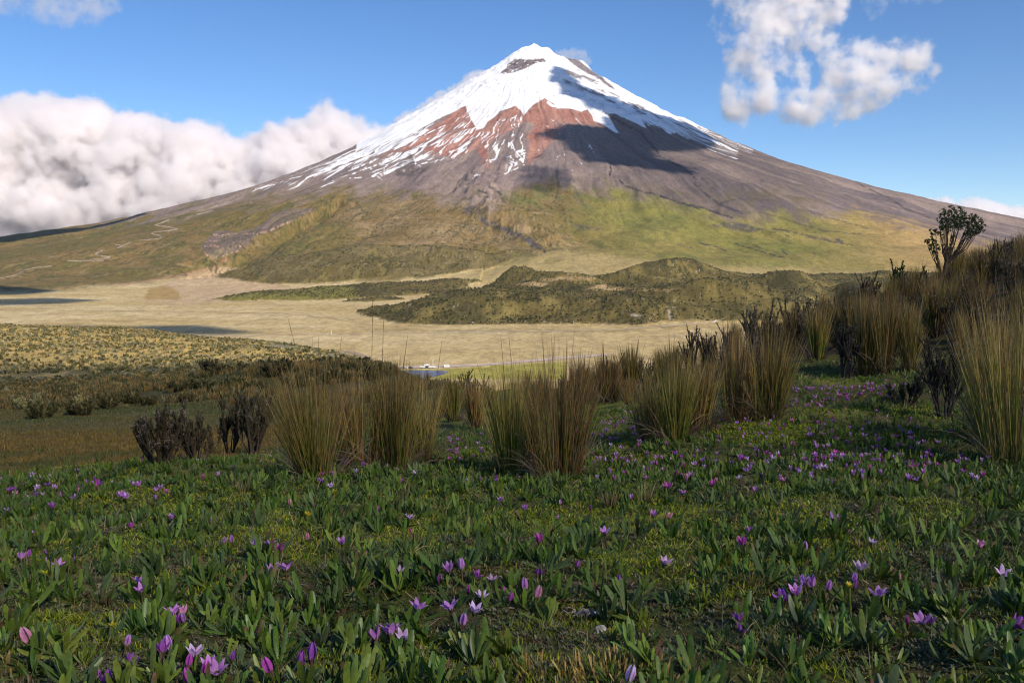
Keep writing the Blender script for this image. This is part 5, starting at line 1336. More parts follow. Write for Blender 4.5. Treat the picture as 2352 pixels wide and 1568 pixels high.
 (d8, 980, 605, 'bud', 'lilac', 1.1, "narrow lilac bud among long leaves on the right meadow"),
 (d8, 1130, 405, 'open', 'lilac', 1.4, "wide lilac gentian on bright moss on the right meadow"),
 (d8, 1300, 705, 'open', 'pale', 1.4, "pale lilac gentian with dark tips over two buds, right meadow"),
 (d8, 1265, 780, 'bud', 'lilac', 1.1, "lilac bud below the pale gentian with dark tips, upper of two"),
 (d8, 1268, 835, 'bud', 'purple', 1.0, "purple bud below the pale gentian with dark tips, lower of two"),
 (d8, 1420, 880, 'open', 'lilac', 1.45, "wide pinkish-lilac gentian right of the pair of buds, lower right"),
 (d8, 860, 880, 'cup', 'purple', 1.3, "deep purple gentian at the left of the five-flower cluster, lower right"),
 (d8, 925, 850, 'cup', 'lilac', 1.25, "lilac gentian second from the left in the five-flower cluster, lower right"),
 (d8, 1000, 810, 'open', 'lilac', 1.4, "open lilac gentian in the middle of the five-flower cluster, lower right"),
 (d8, 1055, 815, 'cup', 'lilac', 1.3, "upright lilac gentian fourth in the five-flower cluster, lower right"),
 (d8, 1105, 850, 'bud', 'lilac', 1.1, "bud at the right end of the five-flower cluster, lower right"),
 (d8, 955, 800, 'bud', 'lilac', 1.0, "bud behind the middle of the five-flower cluster, lower right"),
 (d8, 1725, 1040, 'open', 'lilac', 1.35, "open lilac gentian above a large fan-shaped rosette, lower right"),
 (d8, 1630, 1045, 'bud', 'magenta', .9, "dark magenta bud left of the open gentian above the fan-shaped rosette"),
 (d8, 1770, 1060, 'cup', 'purple', .9, "bright purple petals under the open gentian above the fan-shaped rosette"),
 (d8, 2198, 735, 'open', 'pale', 1.35, "pale lilac gentian with spread petals near the right edge"),
 (d8, 2200, 1030, 'cup', 'purple', 1.4, "tall deep purple gentian near the right edge, lower right"),
 (d8, 2055, 580, 'cup', 'pink', 1.05, "pink gentian among long leaves near the right edge"),
 (d8, 570, 1045, 'cup', 'purple', 1.0, "purple gentian half hidden under a broad leaf, lower right"),
 (d8, 520, 1090, 'open', 'purple', 1.0, "bluish purple petals under the broad leaf, lower right"),
 (d8, 1375, 560, 'open', 'pale', .9, "withered gentian with thin white petals on the right meadow"),
 (d8, 1240, 500, 'bud', 'pink', .8, "faded pinkish bud beside tall leaves on the right meadow"),
 (d8, 1045, 670, 'bud', 'magenta', .7, "small crimson bud under long leaves on the right meadow"),
 (d8, 1555, 795, 'bud', 'pink', .7, "tiny pink bud left of the broad rosette near the right edge"),
]
for cv, x, y, k, t, s, lab in HERO_F:
    X_, Y_ = cv(x, y)
    p = bloom_at(X_, Y_, s * 1.1)
    flower(p, k, t, s * 1.1, lab, None)
# drifts of small flowers farther off
DRIFT = [  # x, y (blooms), spread x, spread y, count, label
 (1700, 1048, 330, 18, 34, "small gentian in the long drift across the meadow below the right tussocks"),
 (1790, 1085, 330, 26, 26, "small gentian in the long drift across the meadow below the right tussocks"),
 (1960, 905, 90, 9, 22, "tiny gentian in the upper drift below the three tussocks on the bank"),
 (1860, 925, 60, 10, 14, "tiny gentian in the upper drift below the three tussocks on the bank"),
 (1800, 985, 120, 20, 14, "small gentian on the slope between the two drifts"),
 (2030, 1010, 160, 28, 16, "small gentian on the slope between the two drifts"),
 (1400, 985, 70, 28, 22, "tiny gentian in the narrow strip between the golden and the green tussocks"),
 (1080, 1035, 50, 16, 9, "tiny gentian in the gap between the left and central tussock clusters"),
 (70, 1118, 60, 8, 7, "tiny gentian in the row along the far left of the meadow"),
 (230, 1125, 170, 34, 14, "tiny gentian scattered on the left part of the meadow"),
 (430, 1105, 190, 36, 14, "tiny gentian scattered on the left part of the meadow"),
 (560, 1060, 70, 12, 9, "tiny gentian in front of the brown shrubs on the left"),
]
small_left = 300 - N_FL
tot = sum(dv[4] for dv in DRIFT); far_f = []
for (x, y, sx_, sy_, n, lab) in DRIFT:
    for i in range(n):
        cx = x + frng.uniform(-1, 1) * sx_ ; cy_ = y + frng.normal(0, .55) * sy_ - (cx - x) * .02
        tone = frng.choice(['lilac', 'purple', 'magenta', 'pale', 'pink'], p=[.42, .2, .18, .14, .06]); kind = frng.choice(['open', 'cup', 'bud'], p=[.42, .36, .22])
        s = frng.uniform(1.15, 1.6)
        if N_FL >= 300: break
        flower(bloom_at(cx, cy_, s), kind, tone, s * 1.05, lab, "small gentians growing in drifts on the meadow")
def far_flowers():
    rng = np.random.default_rng(71); PP = []
    for (x, y, sx_, sy_, n) in ((1750, 1055, 420, 24, 60), (1950, 905, 130, 10, 60), (1870, 1000, 260, 40, 50), (1400, 985, 80, 34, 34), (260, 1115, 260, 40, 34), (640, 1100, 300, 36, 26), (1080, 1030, 50, 20, 18), (2100, 1060, 220, 12, 34), (1500, 1100, 500, 30, 26), (2000, 1110, 300, 30, 20)):
        for i in range(n):
            px = x + rng.uniform(-1, 1) * sx_; py = y + rng.normal(0, .6) * sy_
            ds = np.exp(np.linspace(math.log(3), math.log(16), 300)); dd = ds[np.argmin(np.abs(near_y(np.full(300, px), ds) - py))]
            PP.append((px, dd))
    o = np.array(PP); P = on_ground(o[:, 0], o[:, 1]); m = len(P); k = 5; n = m * k
    base = np.repeat(P, k, 0) + np.array([0, 0, .035]); yaw = np.tile(np.arange(k) * 2 * np.pi / k, m) + np.repeat(rng.uniform(0, 6, m), k)
    c0 = np.repeat(pick(rng, [(.58, .24, .62), (.68, .44, .70), (.34, .09, .40), (.52, .09, .40)], m, [.4, .2, .2, .2]), k, 0)
    return strips(base, yaw, np.repeat(rng.uniform(.1, .6, m), k), np.full(n, .3), np.repeat(rng.uniform(.028, .04, m), k), np.full(n, .015), [.4, 1, .8, .1], 3, ramp(c0, c0 * 1.2), 2)
v, f, c = far_flowers()
tag(link("far_flowers", np_mesh("far_flowers", v, f, M_PETAL, c)), "innumerable small gentians in the far parts of the drifts", None, None, "stuff")
print("flowers", N_FL)
# ---- yellow flowers -------------------------------------------------------------------
def yellow_mesh(seed):
    rng = np.random.default_rng(seed); n = 9
    yaw = np.arange(n) * 2 * np.pi / n + rng.normal(0, .2, n)
    b = np.stack([np.zeros(n), np.zeros(n), np.full(n, .05)], -1); g = pick(rng, [(.62, .50, .02), (.72, .60, .05)], n)
    a = strips(b, yaw, rng.uniform(.4, 1.2, n), rng.uniform(0, .5, n), rng.uniform(.009, .013, n), np.full(n, .005), [.5, 1, .8, .2], 3, ramp(g * .8, g), 3, .3)
    v, f = tube([(0, 0, -.01), (.002, 0, .02), (0, 0, .05)], [.0011, .0011, .0022], 5)
    return a, (v, f, np.zeros((len(v), 3)) + np.array([.14, .18, .03]))
ym = [yellow_mesh(60 + k) for k in range(3)]
ym = [(np_mesh("petals", *a[:2], M_PETAL, a[2]), np_mesh("stem", *b[:2], M_LEAF, b[2])) for a, b in ym]
YEL = [(d6, 2250, 300, 1.7, "yellow flower with pointed petals below the fan-shaped tussock grass"), (d6, 1780, 320, 1.2, "orange-yellow flower left of the pointed yellow one"), (d6, 1745, 230, 1.0, "small yellow flower far from the others, behind, left of the fan-shaped tussock"),
       (d6, 875, 365, 1.2, "yellow flower on the left meadow between moss and leaves"), (d6, 225, 405, 1.2, "yellow flower near the left edge"), (d6, 360, 225, 1.5, "tall yellow flower on the far left of the meadow"), (d6, 1015, 470, 1.0, "low yellow flower left of the magenta pair on the left meadow"),
       (d6, 1280, 485, 1.0, "orange flower under thin dry grass on the left meadow"), (d6, 2070, 460, 1.9, "tall double yellow flower above the pinkish bud"), (d6, 310, 850, 1.3, "yellow flower among leaves on the lower left"), (d6, 765, 1195, 1.0, "yellow flower beside a broad fan of leaves on the lower left"),
       (d6, 485, 540, .9, "small yellow flower near the left edge, below the yellow moss"), (d7, 1935, 150, 1.6, "yellow flower head on a thin stalk right of the golden tussock"), (d7, 395, 328, 1.1, "small yellow flower on mossy ground in the centre left"),
       (d7, 650, 45, 1.2, "yellow-green flower standing before the wide tussock cluster"), (d7, 2215, 378, 1.3, "cluster of tiny yellow flowers behind the full purple gentian"), (d8, 1245, 890, 1.9, "large yellow flower drooping beside the pair of buds, lower right"), (d8, 940, 890, 1.0, "yellow spot under the five-flower cluster, lower right"),
       (d8, 735, 212, 1.3, "yellow and pink flower on the right meadow"), (d8, 375, 445, .9, "pale yellow flower head on the right meadow"), (d8, 1715, 250, .8, "yellow bud close to the foot of the huge tussock grass"), (d8, 1305, 262, .8, "orange-yellow bud among broad leaves on the right meadow")]
for cv, x, y, s, lab in YEL:
    X_, Y_ = cv(x, y); p = bloom_at(X_, Y_, s)
    e = empty("yellow_flower", p, frng.uniform(0, 6), s); tag(e, lab, "flower")
    a, b = ym[frng.integers(3)]; link("petals", a, e); link("stem", b, e)
# yellow-green moss spikes
def spikes():
    rng = np.random.default_rng(61); out = []
    for x, y, rx, ry, n in ((1165 - 1033, 0, 0, 0, 0), (145, 1185, 45, 12, 160), (760, 1278, 40, 18, 120), (1330, 1190, 150, 26, 220), (1560, 1200, 60, 24, 90), (640, 1260, 30, 14, 70), (1590, 1260, 60, 20, 60), (235, 1165, 30, 8, 60), (1200, 1330, 120, 40, 90), (1780, 1210, 90, 20, 70)):
        for i in range(n):
            px = x + rng.normal(0, rx * .6); py = y + rng.normal(0, ry * .6)
            out.append((px, py))
    o = np.array(out)
    # distance from apparent height, by table lookup
    ds = np.exp(np.linspace(math.log(1.3), math.log(9), 500)); 
    dd = np.array([ds[np.argmin(np.abs(near_y(np.full(500, q[0]), ds) - q[1]))] for q in o])
    P = on_ground(o[:, 0], dd); n = len(P); g = pick(rng, [(.42, .38, .02), (.30, .30, .02)], n)
    return strips(P, rng.uniform(0, 6.3, n), rng.uniform(0, .25, n), rng.uniform(-.1, .2, n), rng.uniform(.018, .035, n), np.full(n, .0035), [.6, .8, 1, .6], 2, ramp(g * .6, g), 2, 0, rng.uniform(0, 3, n))
v, f, c = spikes()
tag(link("moss_spikes", np_mesh("moss_spikes", v, f, M_COVER, c)), "yellow spore-bearing spikes standing in the moss", None, None, "stuff")

# ---- dry straw tuft at the bottom edge, thin dry tufts ----------------------------------
def straw(name, px, py, r, n, h, label, pal, headed=True, seed=1):
    rng = np.random.default_rng(seed); p = near_at(px, py, 1.2, 30)
    a = rng.uniform(0, 6.3, n); rr = r * np.sqrt(rng.random(n))
    base = np.stack([np.cos(a) * rr, np.sin(a) * rr * .6, np.full(n, -.005)], -1)
    c0 = pick(rng, pal, n)
    prof = [.5, .5, .6, 1.6, 1.5, .3] if headed else [1, .9, .6, .1]
    v, f, c = strips(base, a + rng.normal(0, .6, n), rng.uniform(.0, .45, n), rng.uniform(-.1, .4, n), h * rng.uniform(.5, 1, n), np.full(n, .0032 if headed else .002) * max(1, p[1] / 2.2), prof, 6, ramp(c0 * .4 + np.array([.02, .03, 0]), c0 * .9, c0 * 1.1), 3, .3, rng.uniform(0, 3, n))
    o = link(name, np_mesh(name, v, f, M_BLADE, c)); o.location = p; tag(o, label, "grass tuft", None, "thing"); return o
PS = [(.42, .29, .10), (.34, .22, .07), (.28, .20, .05)]
straw("straw_tuft", 1440, 1560, .17, 170, .055, "golden straw tuft with thick seed heads at the bottom edge", PS, True, 1)
straw("straw_tuft", 1250, 1548, .07, 40, .05, "thin golden straw tuft left of the big one at the bottom edge", PS, True, 2)
straw("straw_tuft", 15, 1545, .07, 45, .05, "golden straw tuft in the lower left corner", PS, True, 3)
for i, (x, y, h, n) in enumerate([(240, 1395, .12, 26), (1400, 1165, .13, 60), (1480, 1155, .14, 60), (925, 1150, .15, 18), (475, 1215, .09, 40), (1010, 1180, .08, 30), (1730, 1345, .07, 40), (560, 1130, .10, 30), (350, 1170, .09, 26), (1990, 1260, .07, 26), (690, 1310, .05, 20)]):
    straw("dry_grass_tuft", x, y, .03, n, h, ["thin withered stalks in a gap of the lower left meadow", "dry grass tuft right of the golden tussock, left of two", "dry grass tuft right of the golden tussock, right of two", "two or three bent dry stalks before the wide tussock cluster",
          "matted dry tuft left of the middle-left row of flowers", "small dry tuft in front of the gap between tussock clusters", "spiky pale tuft beside the five-flower cluster, lower right", "wispy dry tuft below the brown shrubs", "wispy dry tuft on the left meadow below the brown meadow edge",
          "pale spiky tuft behind the pale lilac gentian, right meadow", "small burst of dry blades near the dry seed head"][i], [(.30, .23, .12), (.20, .15, .07), (.14, .12, .04)], False, 10 + i)
# ---- stones, dead wood ------------------------------------------------------------------
M_STONE = mat_plain("stone", (.36, .32, .29), .9, .35, 60, .2, 0, .01)
M_DEAD = mat_leaf("dead_wood", .05, .9, .1, .1, .01)
def stone(px, py, r, label, seed, flat=.85):
    rng = np.random.default_rng(seed)
    n, m = 28, 18; u = np.linspace(0, 2 * np.pi, n, endpoint=False); w = np.linspace(.02, np.pi - .02, m)
    U, Wg = np.meshgrid(u, w); D = np.stack([np.cos(U) * np.sin(Wg), np.sin(U) * np.sin(Wg), np.cos(Wg)], -1)
    rr = r * (1 + .09 * fbm(D[..., 0] * 2 + seed, D[..., 1] * 2 + D[..., 2] * 3, 3, seed) + .02 * fbm(D[..., 0] * 9, D[..., 1] * 9 + D[..., 2] * 7, 3, seed + 3))
    rr[:, :] = np.where((Wg < .1) | (Wg > 3.0), rr.mean(), rr)
    V = D * rr[..., None] * np.array([1.05, .95, flat])
    q = []
    for i in range(m - 1):
        for j in range(n): q.append((i * n + j, (i + 1) * n + j, (i + 1) * n + (j + 1) % n, i * n + (j + 1) % n))
    o = link("stone", np_mesh("stone", V.reshape(-1, 3), np.array(q), M_STONE)); p = near_at(px, py, 1.2, 20)
    o.location = (p[0], p[1], p[2] + r * flat * .55); tag(o, label, "stone"); return o
stone(1380, 1455, .0185, "round pale grey stone lying on bare peat in the lower centre", 3)
for i, (x, y, r) in enumerate([(1060, 1368, .008), (2060, 1208, .009), (1185, 1322, .007), (1637, 1305, .008), (2335, 1208, .008)]):
    stone(x, y + 3, r, ["pea-sized tan pebble above the large lilac group", "small pale pebble on bare ground near the right edge", "tan pebble under the centre pair of gentians", "pinkish pebble on the right meadow left of the five-flower cluster", "little grey pebble at the right edge of the meadow"][i], 20 + i)
def dead_root(px, py):
    rng = np.random.default_rng(9); p = near_at(px, py, 1.2, 20); parts = []
    def col(v, c): return np.zeros((len(v), 3)) + np.array(c)
    for k in range(46):
        a = rng.normal(0, .35) + (0 if rng.random() < .6 else math.pi); L = rng.uniform(.015, .05)
        x0 = rng.normal(-.012, .014); y0 = rng.normal(0, .008)
        pts = [(x0, y0, .004 + rng.uniform(0, .014)), (x0 + math.cos(a) * L * .5, y0 + math.sin(a) * L * .3, .010 + rng.uniform(0, .018)), (x0 + math.cos(a) * L, y0 + math.sin(a) * L * .5, rng.uniform(.0, .012))]
        v, f = tube(pts, [.0013, .001, .0005], 4); parts.append((v, f, col(v, pick(rng, [(.34, .29, .25), (.22, .18, .15), (.46, .42, .38)], 1)[0])))
    v, f = tube([(.015, 0, .010), (.035, .004, .014), (.052, 0, .020), (.060, .002, .026)], [.0055, .005, .0038, .001], 7); parts.append((v, f, col(v, (.48, .42, .38))))
    v, f = tube([(.045, 0, .016), (.052, .0, .030), (.050, .002, .036)], [.0035, .0022, .0006], 6); parts.append((v, f, col(v, (.42, .36, .3))))
    v, f, c = join(parts); o = link("dead_root", np_mesh("dead_root", v, f, M_DEAD, c)); o.location = p; tag(o, "bleached fibrous dead root lying just above the round stone", "dead root")
dead_root(1345, 1418)
def seed_head(px, py, s, label, seed):
    rng = np.random.default_rng(seed); n = 60; p = near_at(px, py, 1.2, 20)
    a = rng.uniform(0, 6.3, n); c0 = pick(rng, [(.20, .16, .14), (.30, .25, .22), (.12, .08, .07)], n)
    v, f, c = strips(np.zeros((n, 3)), a, rng.uniform(.0, 1.4, n), rng.uniform(0, .5, n), s * rng.uniform(.6, 1, n), np.full(n, s * .16), [1, .8, .2], 2, ramp(c0, c0 * 1.2), 2, 0, rng.uniform(0, 3, n))
    o = link("dry_seed_head", np_mesh("dry_seed_head", v, f, M_DEAD, c)); o.location = p; tag(o, label, "seed head")
seed_head(745, 1305, .022, "round dry seed head right of the pair of lilac gentians", 4)
seed_head(2320, 1338, .024, "dark red-brown dried flower head near the right edge", 6)
seed_head(1625, 1312, .014, "pale dried flower head on moss, right of centre", 7)
seed_head(540, 1533, .014, "brown crumbled flower head beside the lower left cluster", 8)

# ---- shrubs -----------------------------------------------------------------------------
def shrub(name, bx, by, h, spread, nst, label, cat, leafc, twigc, seed, head=None, leaf_len=.02, dens=60, lowbare=.25, wid=None, dmin=3, dmax=120, levels=2, group=None, d_fix=None, col=False, leafw=.35, crown=None):
    """upright branching shrub: branches, foliage and optionally fluffy seed heads"""
    rng = np.random.default_rng(seed)
    if d_fix: X_, Y_, Z_ = near_pt(np.array([float(bx)]), np.array([float(d_fix)])); p = np.array([X_[0], Y_[0], Z_[0]])
    else: p = near_at(bx, by, dmin, dmax)
    d = p[1]; mw = .00040 * d
    tubes = []; LB, LY, LL, LT = [], [], [], []; ends = []
    def branch(p0, dirv, L, r, lev):
        pts = [np.array(p0)]; dv = np.array(dirv) / np.linalg.norm(dirv); n = 5
        for k in range(n):
            dv = dv + rng.normal(0, .09, 3) + np.array([0, 0, .10]); dv /= np.linalg.norm(dv)
            pts.append(pts[-1] + dv * L / n)
        v, f = tube(pts, np.maximum(np.linspace(r, r * .35, n + 1), mw), 4 if d > 12 else 5)
        tubes.append((v, f, np.zeros((len(v), 3)) + np.array(twigc) * rng.uniform(.8, 1.2)))
        if lev < levels:
            for _ in range(rng.integers(3, 6)):
                k = rng.uniform(.25, .95) * n; i = int(min(k, n - 1)); q = pts[i] + (pts[i + 1] - pts[i]) * (k - i)
                out = rng.normal(0, 1, 3); out[2] = abs(out[2]) * .5 + .5
                branch(q, dv * .9 + out / np.linalg.norm(out) * .62, L * rng.uniform(.35, .55), r * .55, lev + 1)
        else: ends.append((pts[-1], dv))
        if lev >= levels - 1:
            m = int(dens * L / (h * .4) * rng.uniform(.7, 1.3)) + 2
            for _ in range(m):
                k = rng.uniform(lowbare, 1.0) * n; i = int(min(k, n - 1)); q = pts[i] + (pts[i + 1] - pts[i]) * (k - i)
                LB.append(q + rng.normal(0, .004, 3)); LY.append(rng.uniform(0, 6.3)); LT.append(rng.uniform(.2, 1.0)); LL.append(leaf_len * rng.uniform(.6, 1.2))
    for s in range(nst):
        a = rng.uniform(0, 6.3) ; rr = rng.random() ** .6
        branch((math.cos(a) * spread * .12, math.sin(a) * spread * .12, -.02), (math.cos(a) * rr * spread, math.sin(a) * rr * spread, h), h * rng.uniform(.45, .72), .010 * h / .8 + .002, 0)
    root = empty(name, p); tag(root, label, cat, group)
    zmax = max(e[0][2] for e in ends); sc = h / zmax; root.scale = (sc,) * 3
    v, f, c = join(tubes); link("branches", np_mesh("branches", v, f, M_TWIG, c), root)
    n = len(LB); lc = pick(rng, leafc, n)
    LL = np.array(LL); v, f, c = strips(np.array(LB), np.array(LY), np.array(LT), rng.normal(0, .3, n), LL, np.maximum(LL * leafw, mw * 1.6), [.5, 1, .8, .2], 2, ramp(lc * .8, lc * 1.1), 2, 0, rng.uniform(0, 3, n))
    link("foliage", np_mesh("foliage", v, f, M_LEAF, c), root)
    if head:
        B = []
        for e, dv in ends:
            if rng.random() < head[1]:
                for _ in range(22): B.append(e + rng.normal(0, .010, 3))
        if B:
            B = np.array(B); n = len(B); hc = pick(rng, [head[0], np.array(head[0]) * .7], n)
            v, f, c = strips(B, rng.uniform(0, 6.3, n), rng.uniform(0, 1.4, n), rng.normal(0, .3, n), np.full(n, .011), np.full(n, max(.005, mw * 1.3)), [.8, 1, .5], 2, ramp(hc, hc * 1.1), 2, 0, rng.uniform(0, 3, n))
            tag(link("seed_heads", np_mesh("seed_heads", v, f, M_TWIG, c), root), kind="stuff")
    return root
BRN = [(.075, .066, .030), (.050, .052, .022), (.10, .08, .04)]; TW = (.075, .055, .040)
FL = (.20, .155, .125)
shrub("flowering_shrub", 368, 1062, .56, .46, 22, "round brown shrub with pinkish fluffy tips on the left meadow edge, left of three", "shrub", BRN, TW, 1, (FL, .25), .022, 80, .1)
shrub("flowering_shrub", 455, 1060, .52, .40, 18, "low dark brown shrub between the round one and the tall forked one", "shrub", BRN, TW, 2, (FL, .15), .022, 80, .1)
shrub("flowering_shrub", 580, 1044, .82, .34, 15, "tall brown shrub of upright twigs with fluffy tips beside the fan-shaped tussock", "shrub", BRN, TW, 3, (FL, .2), .022, 80, .15)
shrub("flowering_shrub", 530, 1040, .74, .30, 12, "thin upright twiggy shrub touching the tall brown shrub on its left", "shrub", BRN, TW, 4, (FL, .2), .022, 70, .15)
DG = [(.030, .050, .016), (.045, .065, .022), (.022, .038, .014)]
shrub("leafy_shrub", 1078, 0, .95, .30, 7, "dark shrub with thick leafy spires against the plain, behind the central gap", "shrub", [(.06, .062, .03), (.10, .085, .05), (.04, .045, .022)], TW, 5, None, .030, 70, .1, d_fix=21, levels=1)
shrub("leafy_shrub", 1108, 0, .82, .22, 5, "second dark leafy spire shrub just right of the one against the plain", "shrub", [(.06, .062, .03), (.10, .085, .05), (.04, .045, .022)], TW, 6, None, .030, 60, .1, d_fix=21.5, levels=1)
shrub("leafy_shrub", 1777, 0, 1.05, .34, 8, "dark leafy sprigs rising above the bank, taller right one of two", "shrub", [(.045, .052, .022), (.065, .06, .03)], TW, 7, None, .032, 60, .1, d_fix=15, levels=1)
shrub("leafy_shrub", 1722, 0, .95, .18, 4, "thin dark leafy sprig left of the taller sprigs on the bank", "shrub", [(.045, .052, .022), (.065, .06, .03)], TW, 8, None, .030, 50, .1, d_fix=15, levels=1)
shrub("leafy_shrub", 1588, 0, .98, .30, 8, "dark brown shrub at the point where the bank meets the plain", "shrub", [(.045, .05, .022), (.075, .06, .035)], TW, 9, (FL, .2), .030, 60, .1, d_fix=17, levels=1)
shrub("leafy_shrub", 1985, 0, 1.15, .34, 9, "dark sprigged shrub on the bank's skyline, left of the flat green bush", "shrub", [(.045, .052, .022), (.065, .06, .03)], TW, 10, None, .034, 60, .1, d_fix=22, levels=1)
shrub("leafy_shrub", 2055, 0, 1.20, .60, 12, "flat-topped dark green bush on the skyline left of the small tree", "shrub", DG, TW, 11, None, .045, 70, .45, d_fix=23, levels=1, leafw=.5)
shrub("leafy_shrub", 2113, 0, .85, .30, 6, "small dark bush between the flat-topped bush and the small tree", "shrub", DG, TW, 12, None, .04, 50, .3, d_fix=22, levels=1)
shrub("dark_shrub", 2168, 958, .85, .32, 12, "thin dark twiggy shrub rising from the flowers left of the huge tussock", "shrub", [(.04, .04, .022), (.06, .05, .03)], (.05, .04, .035), 13, (FL, .1), .018, 50, .25)
shrub("dark_shrub", 1945, 868, .80, .30, 9, "dark twiggy shrub left of the three tussocks on the bank", "shrub", [(.04, .04, .022), (.06, .05, .03)], (.05, .04, .035), 14, None, .018, 50, .25)
shrub("dark_shrub", 2075, 930, .34, .40, 12, "low dark shrub below the three tussocks on the bank", "shrub", [(.04, .045, .022), (.055, .055, .03)], (.05, .04, .035), 15, None, .018, 46, .25)
shrub("dark_shrub", 1702, 955, 1.02, .28, 10, "grey leafless shrub mixed into the dark brown tussock", "shrub", [(.07, .055, .04), (.09, .075, .055)], (.12, .10, .085), 16, (FL, .2), .015, 26, .3)
G_S = "brown shrubs with fluffy heads among the grasses of the right bank"
rng = np.random.default_rng(50); SB = None
for i, (px, d) in enumerate([(1640, 14.5), (1750, 15.5), (1830, 16), (1900, 17), (1960, 15.5), (2060, 16.5), (2150, 15), (2230, 14), (2210, 18), (2290, 20), (2340, 16), (1480, 18), (1400, 20), (1540, 20), (2110, 19.5), (2380, 22), (1680, 19), (2260, 24), (2330, 26), (1860, 20.5), (2000, 19), (2170, 21.5), (1300, 22), (1225, 21)]):
    if SB is None or i % 6 == 0:
        SB = shrub("flowering_shrub", px, 0, .85, .40, 11, "brown shrub with pale fluffy heads among the grasses of the right bank", "shrub", BRN, TW, 60 + i, (FL, .5), .030, 34, .2, d_fix=d, levels=1, group=G_S); SB_s = SB.scale[0]
    else:
        X_, Y_, Z_ = near_pt(np.array([float(px)]), np.array([float(d)]))
        copy_thing(SB, (X_[0], Y_[0], Z_[0]), rng.uniform(0, 6), SB_s * rng.uniform(.8, 1.2) * (1 if px > 1600 else .7))
G_L = "dark bushes on the low rise beyond the brown meadow"
SB = None
for i, (px, d) in enumerate([(452, 84), (505, 88), (410, 76), (560, 86), (610, 90), (655, 88), (700, 90), (745, 88), (790, 92), (832, 92), (470, 70), (540, 74), (640, 78), (720, 76), (800, 78), (300, 60), (250, 54), (180, 50), (95, 47), (340, 56), (430, 62), (590, 66), (680, 68), (770, 70), (870, 70)]):
    if SB is None or i % 7 == 0:
        SB = shrub("round_bush", px, 0, .85, 1.8, 22, "dark rounded bush on the low rise beyond the brown meadow", "shrub", [(.07, .075, .028), (.10, .095, .035), (.14, .115, .045)], (.05, .04, .03), 90 + i, None, .13, 90, .0, d_fix=d, levels=1, group=G_L, leafw=.6); SB_s = SB.scale[0]
    else:
        X_, Y_, Z_ = near_pt(np.array([float(px)]), np.array([float(d)]))
        copy_thing(SB, (X_[0], Y_[0], Z_[0]), rng.uniform(0, 6), SB_s * rng.uniform(.7, 1.6))
shrub("round_bush", 485, 0, 1.9, 1.5, 18, "largest dark bush on the low rise, against the golden hill", "shrub", [(.035, .042, .018), (.055, .055, .025), (.09, .09, .05)], (.05, .04, .03), 120, None, .13, 60, .05, d_fix=92, levels=1, leafw=.7)
for i, (px, d, s, lab) in enumerate([(60, 56, 1.0, "pale yellow-green bush at the left end of the tussocky rise, left of three"), (100, 58, 1.15, "pale yellow-green bush at the left end of the tussocky rise, middle of three"), (180, 60, .9, "pale yellow-green bush at the left end of the tussocky rise, right of three")]):
    shrub("pale_bush", px, 0, s, 1.3, 12, lab, "shrub", [(.30, .30, .08), (.36, .32, .16), (.20, .18, .08)], (.2, .16, .1), 130 + i, None, .10, 40, .0, d_fix=d, levels=1, leafw=.6)

